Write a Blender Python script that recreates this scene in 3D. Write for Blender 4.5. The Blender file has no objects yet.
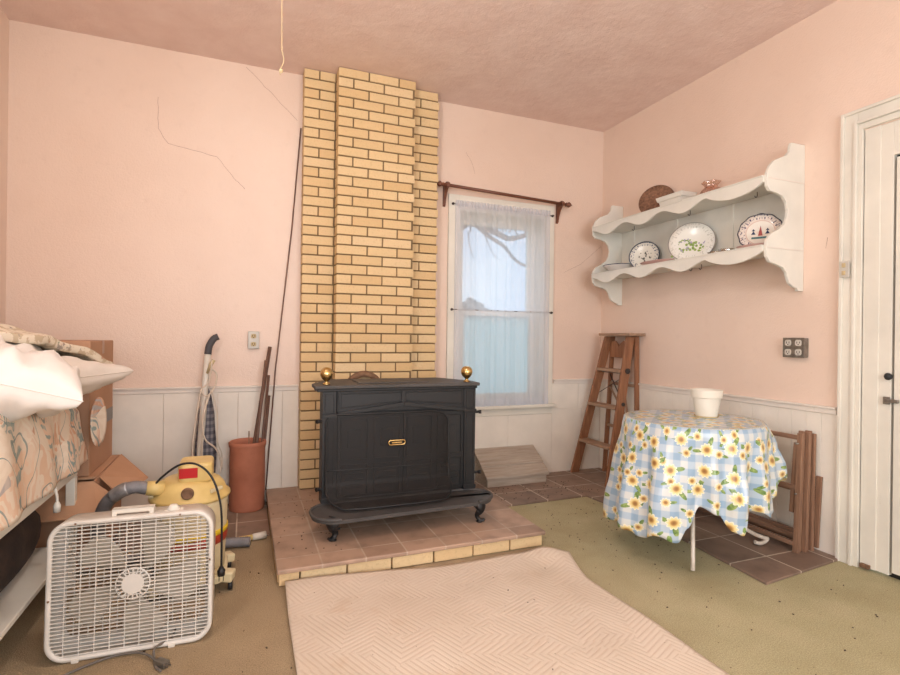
import bpy, math, random
from mathutils import Matrix, Vector, noise
random.seed(7)
S = bpy.context.scene
COL = S.collection
PI = math.pi
R = math.radians

# ------------------------------------------------------------ materials
def lin(c):
    r = []
    for v in c[:3]:
        v = v / 255.0
        r.append(v / 12.92 if v <= .04045 else ((v + .055) / 1.055) ** 2.4)
    return (*r, 1)

class NT:
    def __init__(s, name):
        s.m = bpy.data.materials.new(name); s.m.use_nodes = True
        s.t = s.m.node_tree; s.n = s.t.nodes; s.l = s.t.links
        s.b = s.n['Principled BSDF']; s.out = s.n['Material Output']
    def new(s, ty, **kw):
        n = s.n.new(ty)
        for k, v in kw.items(): setattr(n, k, v)
        return n
    def put(s, sock, v):
        if hasattr(v, 'links') or isinstance(v, bpy.types.NodeSocket): s.l.new(v, sock)
        else: sock.default_value = v
    def coord(s, kind='Object', scale=(1, 1, 1), rot=(0, 0, 0)):
        tc = s.new('ShaderNodeTexCoord'); mp = s.new('ShaderNodeMapping')
        s.l.new(tc.outputs[kind], mp.inputs[0])
        mp.inputs['Scale'].default_value = scale; mp.inputs['Rotation'].default_value = rot
        return mp.outputs[0]
    def noise(s, vec, scale, detail=3, rough=.55):
        n = s.new('ShaderNodeTexNoise'); s.l.new(vec, n.inputs['Vector'])
        n.inputs['Scale'].default_value = scale; n.inputs['Detail'].default_value = detail
        n.inputs['Roughness'].default_value = rough
        return n.outputs['Fac']
    def ramp(s, fac, stops, interp='LINEAR'):
        n = s.new('ShaderNodeValToRGB'); s.put(n.inputs[0], fac)
        cr = n.color_ramp; cr.interpolation = interp
        while len(cr.elements) < len(stops): cr.elements.new(1)
        for e, (p, c) in zip(cr.elements, stops):
            e.position = p; e.color = c if len(c) == 4 else lin(c)
        return n.outputs[0]
    def math(s, op, a, b=0.0, c=None):
        n = s.new('ShaderNodeMath', operation=op); s.put(n.inputs[0], a); s.put(n.inputs[1], b)
        if c is not None: s.put(n.inputs[2], c)
        return n.outputs[0]
    def vmath(s, op, a, b=(0, 0, 0), out=0):
        n = s.new('ShaderNodeVectorMath', operation=op); s.put(n.inputs[0], a); s.put(n.inputs[1], b)
        return n.outputs[out]
    def mix(s, f, a, b, mode='MIX'):
        n = s.new('ShaderNodeMix', data_type='RGBA', blend_type=mode)
        s.put(n.inputs[0], f); s.put(n.inputs[6], a); s.put(n.inputs[7], b)
        return n.outputs[2]
    def bump(s, h, strength=.3, dist=.002):
        n = s.new('ShaderNodeBump'); s.put(n.inputs['Height'], h)
        n.inputs['Strength'].default_value = strength; n.inputs['Distance'].default_value = dist
        s.l.new(n.outputs[0], s.b.inputs['Normal'])
    def sep(s, v):
        n = s.new('ShaderNodeSeparateXYZ'); s.l.new(v, n.inputs[0]); return n.outputs
    def smooth(s, v, a, b):
        n = s.new('ShaderNodeMapRange', interpolation_type='SMOOTHSTEP'); s.put(n.inputs[0], v)
        n.inputs[1].default_value = a; n.inputs[2].default_value = b
        return n.outputs[0]

def mat(name, c1, c2=None, rough=.6, scale=6, bump=0, bscale=80, metal=0, stretch=(1, 1, 1), spec=.5, detail=4):
    m = NT(name); c2 = c2 or tuple(v * .88 for v in c1)
    v = m.coord('Object', stretch)
    m.put(m.b.inputs['Base Color'], m.ramp(m.noise(v, scale, detail), [(.3, c2), (.7, c1)]))
    m.b.inputs['Roughness'].default_value = rough; m.b.inputs['Metallic'].default_value = metal
    m.b.inputs['Specular IOR Level'].default_value = spec
    if bump: m.bump(m.noise(v, bscale, 4), bump)
    return m.m

def wall_mat():
    m = NT('pink_plaster'); v = m.coord()
    a = m.noise(v, 1.3, 4); b = m.noise(v, 14, 5)
    c = m.ramp(a, [(.3, (225, 199, 180)), (.7, (231, 207, 189))])
    c = m.mix(m.math('MULTIPLY', m.smooth(b, .55, .8), .25), c, lin((214, 188, 170)))
    m.put(m.b.inputs['Base Color'], c); m.b.inputs['Roughness'].default_value = .36
    h = m.math('ADD', m.math('MULTIPLY', m.noise(v, 45, 4), .6), m.noise(v, 130, 3))
    m.bump(h, .55, .003); return m.m

def ceiling_mat():
    m = NT('ceiling_plaster'); v = m.coord()
    c = m.ramp(m.noise(v, 5, 6), [(.3, (228, 200, 188)), (.7, (238, 214, 203))])
    m.put(m.b.inputs['Base Color'], c); m.b.inputs['Roughness'].default_value = .7
    m.bump(m.math('ADD', m.noise(v, 22, 5), m.math('MULTIPLY', m.noise(v, 90, 4), .5)), .8, .006); return m.m

def carpet_mat():
    m = NT('worn_carpet_light_tint'); v = m.coord(); s = m.sep(v)
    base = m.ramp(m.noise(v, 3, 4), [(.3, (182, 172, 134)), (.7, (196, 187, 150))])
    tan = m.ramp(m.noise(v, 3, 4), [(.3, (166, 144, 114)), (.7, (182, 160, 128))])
    f = m.smooth(m.math('ADD', s[0], m.math('MULTIPLY', m.noise(v, 1.2, 4), 1.2)), 1.3, 2.6)  # tan-to-green shift of the room light put into the carpet colour
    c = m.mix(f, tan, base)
    c = m.mix(m.math('MULTIPLY', m.smooth(m.noise(v, 1.8, 5), .5, .75), .3), c, lin((150, 130, 92)))
    g = m.noise(v, 220, 2)
    c = m.mix(.55, c, m.ramp(g, [(.3, (110, 110, 110)), (.7, (200, 200, 200))]), 'OVERLAY')
    c = m.mix(m.smooth(m.noise(v, 60, 2), .71, .76), c, lin((92, 74, 52)))
    m.put(m.b.inputs['Base Color'], c); m.b.inputs['Roughness'].default_value = .95
    m.b.inputs['Specular IOR Level'].default_value = .1
    m.bump(g, .7, .006); return m.m

def tile_mat(name, sx, sy, ox=0, oy=0, c1=(146, 122, 106), c2=(124, 102, 88), grout=(206, 192, 172)):
    m = NT(name); tc = m.coord(); mp = m.new('ShaderNodeMapping'); m.l.new(tc, mp.inputs[0])
    mp.inputs['Location'].default_value = (ox, oy, 0)
    br = m.new('ShaderNodeTexBrick'); m.l.new(mp.outputs[0], br.inputs[0])
    br.offset = 0; br.squash = 1
    br.inputs['Scale'].default_value = 1; br.inputs['Brick Width'].default_value = sx
    br.inputs['Row Height'].default_value = sy; br.inputs['Mortar Size'].default_value = .0045
    br.inputs['Mortar Smooth'].default_value = .2
    br.inputs['Color1'].default_value = lin(c1); br.inputs['Color2'].default_value = lin(c2)
    br.inputs['Mortar'].default_value = lin(grout)
    n = m.noise(tc, 9, 5)
    c = m.mix(m.math('MULTIPLY', m.smooth(n, .42, .75), .55), br.outputs[0], lin(tuple(v * .72 for v in c2)))
    c = m.mix(m.math('MULTIPLY', m.smooth(m.noise(tc, 2.2, 4), .45, .7), .35), c, lin((176, 146, 122)))
    m.put(m.b.inputs['Base Color'], c); m.b.inputs['Roughness'].default_value = .55
    h = m.math('ADD', m.math('MULTIPLY', br.outputs[1], -1), m.math('MULTIPLY', n, .3))
    m.bump(h, .5, .004); return m.m

def brick_mat(name, cs, bump=.35, bs=90):
    m = NT(name); v = m.coord()
    a = m.new('ShaderNodeAttribute', attribute_name='tint')
    c = m.ramp(a.outputs['Fac'], [(i / (len(cs) - 1), x) for i, x in enumerate(cs)])
    n = m.noise(v, 70, 4)
    c = m.mix(m.math('MULTIPLY', m.smooth(n, .5, .75), .35), c, lin((190, 158, 114)))
    m.put(m.b.inputs['Base Color'], c); m.b.inputs['Roughness'].default_value = .8
    m.bump(m.noise(v, bs, 5), bump, .006); return m.m

def wood_mat(name, c1, c2, axis=2, rough=.6, sc=4):
    m = NT(name); st = [22, 22, 22]; st[axis] = 1.6
    v = m.coord('Object', tuple(st)); n = m.noise(v, sc * .7, 6, .65)
    c = m.ramp(n, [(.25, c2), (.5, tuple((a + b) / 2 for a, b in zip(c1, c2))), (.75, c1)])
    m.put(m.b.inputs['Base Color'], c); m.b.inputs['Roughness'].default_value = rough
    m.bump(n, .25, .002); return m.m

def painted_mat(name, c, chip=(150, 120, 92), amt=.66):
    m = NT(name); v = m.coord()
    base = m.ramp(m.noise(v, 4, 4), [(.3, tuple(x * .94 for x in c)), (.7, c)])
    f = m.smooth(m.noise(m.coord('Object', (1, 1, .35)), 26, 6, .7), amt, amt + .08)
    m.put(m.b.inputs['Base Color'], m.mix(m.math('MULTIPLY', f, .55), base, lin(chip)))
    m.b.inputs['Roughness'].default_value = .45
    m.bump(m.noise(m.coord('Object', (8, 8, 1)), 10, 4), .12, .002); return m.m

def gingham_mat():
    m = NT('sunflower_gingham_oilcloth')
    uv = m.coord('UV'); s = m.sep(uv)
    def stripes(x):
        f = m.math('FRACT', m.math('MULTIPLY', x, 14.5))
        a = m.math('ABSOLUTE', m.math('SUBTRACT', f, .5)); return m.smooth(a, .21, .29)
    a, b = stripes(s[0]), stripes(s[1])
    k = m.math('MULTIPLY', m.math('ADD', a, b), .5)
    c = m.ramp(k, [(0, (210, 212, 208)), (.5, (178, 194, 206)), (1, (148, 174, 196))])
    def flowers(c, scale, off, rad, seedcol, rnd=.75):
        mp = m.new('ShaderNodeMapping'); m.l.new(uv, mp.inputs[0])
        mp.inputs['Scale'].default_value = (scale, scale, 1); mp.inputs['Location'].default_value = off
        vo = m.new('ShaderNodeTexVoronoi', voronoi_dimensions='2D'); m.l.new(mp.outputs[0], vo.inputs['Vector'])
        vo.inputs['Scale'].default_value = 1; vo.inputs['Randomness'].default_value = rnd
        d = m.sep(m.vmath('SUBTRACT', mp.outputs[0], vo.outputs['Position']))
        ang = m.math('ARCTAN2', d[1], d[0]); r = vo.outputs['Distance']
        rc = m.sep(vo.outputs['Color'])
        a0 = m.math('ADD', ang, m.math('MULTIPLY', rc[0], 6.28))
        # leaves: three lobes outside the petals
        lv = m.math('POWER', m.math('MAXIMUM', m.math('COSINE', m.math('MULTIPLY', a0, 1.5)), 0.0), 6.0)
        lobe = m.math('MULTIPLY', m.math('SUBTRACT', m.math('MULTIPLY', lv, rad * 2.35), r), 30.0)
        n = m.noise(mp.outputs[0], 7, 3)
        gr = m.ramp(n, [(.35, (84, 120, 62)), (.65, (158, 178, 104))])
        c = m.mix(m.smooth(lobe, 0, 1), c, gr)
        # white halo, petals
        pet = m.math('ADD', m.math('MULTIPLY', m.math('ABSOLUTE', m.math('SINE', m.math('MULTIPLY', a0, 5.0))), rad * .28), rad * .74)
        halo = m.smooth(m.math('SUBTRACT', m.math('MULTIPLY', pet, 1.16), r), 0, .02)
        c = m.mix(halo, c, lin((238, 232, 210)))
        yel = m.ramp(m.math('DIVIDE', r, rad), [(0, (140, 98, 58)), (.3, (172, 128, 74)), (.46, (212, 178, 108)), (.6, seedcol), (1, (234, 222, 176))])
        pm = m.smooth(m.math('SUBTRACT', pet, r), 0, .015)
        return m.mix(pm, c, yel)
    c = flowers(c, 8.5, (.3, .1, 0), .17, (222, 200, 146), .6)
    c = flowers(c, 8.5, (4.83, 2.57, 0), .25, (228, 206, 142), .5)
    m.put(m.b.inputs['Base Color'], c); m.b.inputs['Roughness'].default_value = .28
    return m.m

def pastel_mat():
    m = NT('pastel_print_fabric'); v = m.coord('Object', (1, 1, .8), (0, .5, .3))
    w = m.noise(v, 4, 3)
    vv = m.vmath('ADD', v, m.vmath('MULTIPLY', w, (.3, .3, .3)))
    vo = m.new('ShaderNodeTexVoronoi'); m.l.new(m.vmath('MULTIPLY', vv, (11, 11, 7)), vo.inputs['Vector'])
    vo.inputs['Scale'].default_value = 1
    cc = m.sep(vo.outputs['Color'])
    A = m.ramp(cc[0], [(0, (228, 196, 168)), (.25, (222, 178, 146)), (.45, (230, 214, 194)), (.72, (148, 168, 164)), (.79, (226, 200, 176)), (.93, (178, 168, 164))], 'CONSTANT')
    B = m.ramp(cc[1], [(0, (232, 216, 196)), (.3, (204, 152, 120)), (.5, (226, 204, 182)), (.75, (128, 156, 156)), (.85, (236, 222, 204))], 'CONSTANT')
    p = m.sep(vv); ang = m.math('MULTIPLY', cc[2], 3.14)
    d = m.math('ADD', m.math('MULTIPLY', m.math('COSINE', ang), m.math('ADD', p[0], p[1])), m.math('MULTIPLY', m.math('SINE', ang), p[2]))
    st = m.math('FRACT', m.math('MULTIPLY', d, 24.0))
    c = m.mix(m.math('MULTIPLY', m.smooth(st, .5, .6), .85), A, B)
    c = m.mix(m.math('MULTIPLY', m.smooth(m.noise(v, 18, 3), .5, .6), .35), c, lin((232, 212, 190)))
    lr = m.math('FRACT', m.math('MULTIPLY', m.noise(v, 2.2, 2), 9.0))
    c = m.mix(m.math('MULTIPLY', m.math('LESS_THAN', lr, .055), .8), c, lin((122, 142, 140)))
    m.put(m.b.inputs['Base Color'], c); m.b.inputs['Roughness'].default_value = .8
    return m.m

def rug_mat():
    m = NT('herringbone_rug'); v = m.coord('Object', (1, 1, 1), (0, 0, .35)); s = m.sep(v)
    z = m.math('PINGPONG', s[0], .11)
    st = m.math('FRACT', m.math('MULTIPLY', m.math('ADD', s[1], z), 34.0))
    blk = m.math('FLOOR', m.math('MULTIPLY', s[1], 3.1))
    s2 = m.math('FRACT', m.math('MULTIPLY', m.math('SUBTRACT', m.math('PINGPONG', m.math('ADD', s[1], m.math('MULTIPLY', blk, .3)), .14), s[0]), 34.0))
    pick = m.smooth(m.noise(v, 5, 0), .49, .51)
    st = m.math('ADD', m.math('MULTIPLY', st, pick), m.math('MULTIPLY', s2, m.math('SUBTRACT', 1.0, pick)))
    line = m.smooth(m.math('ABSOLUTE', m.math('SUBTRACT', st, .5)), .22, .46)
    base = m.ramp(m.noise(v, 2.6, 5), [(.3, (204, 186, 166)), (.6, (214, 198, 180)), (.8, (200, 182, 160))])
    c = m.mix(m.math('MULTIPLY', line, .2), base, lin((176, 142, 112)))
    c = m.mix(m.math('MULTIPLY', m.smooth(m.noise(v, 4.5, 6), .58, .72), .4), c, lin((190, 156, 124)))
    c = m.mix(m.smooth(m.noise(v, 45, 2), .745, .775), c, lin((110, 84, 64)))
    m.put(m.b.inputs['Base Color'], c); m.b.inputs['Roughness'].default_value = .95
    m.bump(m.math('SUBTRACT', m.math('MULTIPLY', m.noise(v, 250, 2), .5), line), .35, .004); return m.m

def sheer_mat():
    m = NT('sheer_voile'); m.n.remove(m.b)
    tr = m.new('ShaderNodeBsdfTransparent'); df = m.new('ShaderNodeBsdfDiffuse'); tl = m.new('ShaderNodeBsdfTranslucent')
    tr.inputs[0].default_value = (.97, .97, 1, 1)
    df.inputs[0].default_value = lin((244, 243, 246)); tl.inputs[0].default_value = lin((228, 230, 238))
    a = m.new('ShaderNodeMixShader'); a.inputs[0].default_value = .45
    m.l.new(df.outputs[0], a.inputs[1]); m.l.new(tl.outputs[0], a.inputs[2])
    b = m.new('ShaderNodeMixShader'); b.inputs[0].default_value = .53
    m.l.new(tr.outputs[0], b.inputs[1]); m.l.new(a.outputs[0], b.inputs[2])
    m.l.new(b.outputs[0], m.out.inputs[0]); return m.m

def film_mat():
    m = NT('storm_film'); m.n.remove(m.b)
    tr = m.new('ShaderNodeBsdfTransparent'); tl = m.new('ShaderNodeBsdfTranslucent'); df = m.new('ShaderNodeBsdfDiffuse')
    tl.inputs[0].default_value = lin((214, 230, 232)); df.inputs[0].default_value = lin((186, 206, 208))
    tr.inputs[0].default_value = lin((170, 196, 204))
    a = m.new('ShaderNodeMixShader'); a.inputs[0].default_value = .4
    m.l.new(tl.outputs[0], a.inputs[1]); m.l.new(df.outputs[0], a.inputs[2])
    b = m.new('ShaderNodeMixShader'); b.inputs[0].default_value = .82
    m.l.new(tr.outputs[0], b.inputs[1]); m.l.new(a.outputs[0], b.inputs[2])
    m.l.new(b.outputs[0], m.out.inputs[0]); return m.m

def glass_mat(name='clear_glass', tint=(235, 242, 245), gl=.12):
    m = NT(name); m.n.remove(m.b)
    tr = m.new('ShaderNodeBsdfTransparent'); g = m.new('ShaderNodeBsdfGlossy')
    tr.inputs[0].default_value = lin(tint); g.inputs['Roughness'].default_value = .08
    a = m.new('ShaderNodeMixShader'); a.inputs[0].default_value = gl
    m.l.new(tr.outputs[0], a.inputs[1]); m.l.new(g.outputs[0], a.inputs[2])
    m.l.new(a.outputs[0], m.out.inputs[0]); return m.m

def mesh_screen_mat():
    m = NT('black_wire_mesh'); v = m.coord(); s = m.sep(v)
    def w(x): return m.math('GREATER_THAN', m.math('FRACT', m.math('MULTIPLY', x, 330.0)), .70)
    k = m.math('MAXIMUM', w(s[0]), w(s[2]))
    m.b.inputs['Base Color'].default_value = lin((26, 22, 20)); m.b.inputs['Roughness'].default_value = .6
    m.put(m.b.inputs['Alpha'], k); return m.m

def plaid_mat():
    m = NT('plaid_bag_cloth'); s = m.sep(m.coord())
    a = m.smooth(m.math('ABSOLUTE', m.math('SUBTRACT', m.math('FRACT', m.math('MULTIPLY', s[0], 38.0)), .5)), .2, .3)
    b = m.smooth(m.math('ABSOLUTE', m.math('SUBTRACT', m.math('FRACT', m.math('MULTIPLY', s[2], 24.0)), .5)), .2, .3)
    m.put(m.b.inputs['Base Color'], m.ramp(m.math('MULTIPLY', m.math('ADD', a, b), .5), [(0, (70, 70, 78)), (.5, (98, 96, 102)), (1, (132, 128, 130))]))
    m.b.inputs['Roughness'].default_value = .85; return m.m

def floral_mat(name, base, spots, sc=14):
    m = NT(name); v = m.coord(); c = lin(base)
    for i, (col, th) in enumerate(spots):
        n = m.noise(m.vmath('ADD', v, (i * 3.1, i * 1.7, 0)), sc, 3); c = m.mix(m.smooth(n, th, th + .06), c, lin(col))
    m.put(m.b.inputs['Base Color'], c); m.b.inputs['Roughness'].default_value = .85; return m.m

def plate_mat(name, base, rim, cen, stops):
    """radial glaze: UV.x = radius 0..1, UV.y = angle 0..1"""
    m = NT(name); s = m.sep(m.coord('UV'))
    c = m.ramp(s[0], stops)
    v = m.coord('UV', (9, 34, 1)); n = m.noise(v, 1, 2)
    band = m.math('MULTIPLY', m.smooth(s[0], .66, .7), m.math('SUBTRACT', 1.0, m.smooth(s[0], .93, .96)))
    c = m.mix(m.math('MULTIPLY', band, m.smooth(n, .54, .6)), c, lin(rim))
    if cen:
        o = m.coord('Object'); n2 = m.noise(o, 42, 2)
        inner = m.math('SUBTRACT', 1.0, m.smooth(s[0], .4, .52))
        c = m.mix(m.math('MULTIPLY', inner, m.smooth(n2, .54, .6)), c, lin(cen))
    m.put(m.b.inputs['Base Color'], c); m.b.inputs['Roughness'].default_value = .2; return m.m

MT = dict(
    wall=wall_mat(), ceil=ceiling_mat(), carpet=carpet_mat(),
    wains=painted_mat('wainscot_paint', (238, 229, 215), (168, 146, 120), .7),
    trimw=painted_mat('trim_paint', (228, 222, 208), (160, 134, 104), .7),
    railp=painted_mat('rail_paint', (232, 222, 210), (140, 112, 88), .66),
    mortar=mat('brick_mortar', (132, 108, 76), rough=.9, bump=.3),
    brick=brick_mat('blond_brick', [(212, 180, 132), (217, 188, 141), (220, 191, 145), (210, 176, 126), (222, 195, 152)]),
    hbrick=brick_mat('split_face_brick', [(226, 194, 146), (234, 206, 160), (220, 186, 136)], 1.0, 28),
    iron=mat('black_cast_iron', (27, 27, 28), (20, 20, 21), rough=.5, bump=.35, bscale=140),
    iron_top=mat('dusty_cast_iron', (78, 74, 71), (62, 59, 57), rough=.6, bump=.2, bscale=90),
    mesh=mesh_screen_mat(),
    brass=mat('aged_brass', (222, 196, 138), (190, 156, 96), rough=.26, metal=1, scale=18),
    rust=mat('rusty_pipe', (142, 108, 80), (98, 70, 50), rough=.8, bump=.4, scale=30),
    terra=mat('terracotta', (186, 118, 90), (164, 100, 74), rough=.7, scale=7, bump=.12),
    terra_in=mat('terracotta_dark', (120, 70, 50), rough=.9),
    darkwood=wood_mat('dark_pole_wood', (128, 96, 78), (88, 62, 52)),
    ladder=wood_mat('ladder_wood', (166, 116, 80), (116, 74, 50)),
    step=wood_mat('ladder_step_wood', (178, 148, 122), (138, 104, 80), 1),
    rack=wood_mat('rack_post_wood', (166, 128, 100), (112, 80, 62)),
    rackh=wood_mat('rack_rail_wood', (164, 128, 102), (116, 84, 66), 1),
    greywood=wood_mat('weathered_grey_wood', (190, 176, 160), (148, 132, 116), 0, .8),
    rodwood=wood_mat('curtain_pole_wood', (128, 78, 54), (92, 52, 36), 0, .4),
    carton=mat('cardboard', (190, 148, 118), (176, 134, 104), rough=.9, scale=3),
    cartonin=mat('cardboard_inside', (200, 156, 124), (188, 144, 110), rough=.9, scale=3),
    tape=mat('packing_tape', (176, 132, 100), rough=.3),
    tapegrey=mat('grey_print', (134, 130, 126), rough=.5),
    white=mat('white_plastic', (226, 220, 208), (214, 206, 192), rough=.4, scale=9),
    fangrey=mat('fan_plastic', (222, 217, 208), (208, 202, 192), rough=.4, scale=9),
    blade=mat('fan_blade_plastic', (190, 178, 162), (172, 160, 142), rough=.5),
    cream=mat('cream_plastic', (224, 210, 172), (210, 194, 154), rough=.4),
    yellow=mat('yellow_plastic', (222, 194, 126), (206, 176, 108), rough=.4, scale=12),
    stripey=mat('yellow_stripe', (232, 196, 48), rough=.4), striper=mat('red_stripe', (176, 62, 40), rough=.4),
    red=mat('red_panel', (196, 36, 40), rough=.3),
    grey=mat('grey_ribbed_hose', (138, 134, 134), (106, 102, 104), rough=.45, scale=24),
    foil=mat('duct_tape', (180, 178, 180), (130, 128, 130), rough=.3, scale=30, metal=.6),
    black=mat('black_rubber', (34, 33, 34), rough=.5), dgrey=mat('dark_grip', (74, 72, 76), rough=.6),
    cord=mat('grey_cord', (118, 110, 102), rough=.6), beigecord=mat('beige_cord', (222, 206, 186), rough=.6),
    stringm=mat('string_cotton', (222, 196, 150), rough=.9),
    plaid=plaid_mat(), ging=gingham_mat(), pastel=pastel_mat(), rug=rug_mat(), sheer=sheer_mat(), film=film_mat(),
    glass=glass_mat(), pinkglass=glass_mat('pink_glass', (248, 228, 216), .3), cleardish=glass_mat('pressed_glass', (226, 216, 196), .3),
    pillow=mat('white_cotton', (232, 226, 218), (222, 214, 206), rough=.9, bump=.3, bscale=30),
    pillow2=mat('cream_cotton', (228, 218, 206), (216, 204, 192), rough=.9, bump=.3, bscale=30),
    blanket=floral_mat('floral_quilt', (218, 204, 182), [((190, 170, 142), .52), ((150, 138, 126), .59), ((190, 136, 108), .62), ((132, 140, 116), .68)], 26),
    tanbag=mat('tan_sheet', (220, 202, 172), rough=.8),
    darkcloth=mat('dark_brown_cloth', (62, 46, 36), (38, 28, 24), rough=.95, scale=14, bump=.5, bscale=60),
    orange=mat('orange_plastic', (150, 78, 44), rough=.5),
    steel=mat('galvanised_metal', (150, 144, 134), (116, 110, 102), rough=.4, metal=.7, scale=30),
    outletw=mat('outlet_plate', (206, 200, 188), rough=.35), slot=mat('outlet_slot', (60, 50, 44), rough=.6),
    legp=mat('table_leg_paint', (222, 212, 198), (190, 176, 158), rough=.35, scale=20),
    potw=mat('white_pot', (234, 228, 214), (224, 216, 200), rough=.45), potrim=mat('pot_dirt', (206, 184, 140), rough=.8),
    woven=mat('woven_wicker', (150, 110, 84), (86, 58, 42), rough=.8, scale=60, bump=.8, bscale=110),
    shelfw=painted_mat('shelf_paint', (232, 228, 216), (190, 176, 156), .74),
    bark=mat('tree_bark', (70, 66, 64), rough=.9), lawn=mat('lawn_grass', (120, 134, 84), (98, 108, 70), rough=.95, scale=.8),
    leaf=mat('evergreen_leaf', (56, 70, 56), (38, 50, 42), rough=.9, scale=3, bump=.8),
    bulb=None, specks=mat('debris', (74, 56, 42), rough=.9), underpad=mat('rug_pad', (170, 150, 122), (140, 120, 96), rough=.95, bump=.6, bscale=40),
    crack=mat('crack_line', (176, 138, 118), rough=.9),
    ptile=tile_mat('quarry_tile', .29, .29, .03, .08),
    htile=tile_mat('hearth_tile', .205, .29, .06, .02, (180, 150, 128), (154, 126, 106), (186, 166, 146)),
    tileedge=mat('tile_edge', (128, 98, 82), (108, 74, 60), rough=.6),
)
bm_ = NT('lamp_glow'); bm_.b.inputs['Emission Color'].default_value = (1, .85, .65, 1); bm_.b.inputs['Emission Strength'].default_value = 4; MT['bulb'] = bm_.m
MT['plateblue'] = plate_mat('blue_floral_plate', 0, (52, 68, 104), (96, 96, 88), [(0, (226, 220, 206)), (.9, (230, 226, 214)), (.95, (58, 68, 92)), (1, (52, 60, 80))])
MT['plateship'] = plate_mat('ship_plate', 0, (70, 62, 92), (232, 214, 196), [(0, (232, 222, 208)), (.6, (234, 224, 210)), (.63, (206, 168, 150)), (.66, (228, 212, 198)), (.93, (228, 216, 204)), (.96, (44, 48, 72)), (1, (40, 44, 66))])
MT['platter'] = plate_mat('white_platter', 0, (206, 202, 190), None, [(0, (232, 228, 216)), (.95, (234, 230, 220)), (.98, (150, 140, 134)), (1, (140, 130, 124))])
MT['greend'] = mat('green_decor', (156, 176, 84), (112, 142, 62), rough=.3, scale=60)
MT['violetd'] = mat('violet_decor', (142, 128, 160), (190, 180, 200), rough=.3, scale=60)
MT['navy'] = mat('navy_glaze', (46, 56, 86), rough=.25)
MT['rose'] = mat('rose_glaze', (196, 160, 148), (176, 138, 130), rough=.3)
MT['tealg'] = mat('teal_glaze', (62, 110, 112), rough=.3)
MT['redg'] = mat('brick_red_glaze', (170, 78, 70), rough=.3)

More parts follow.
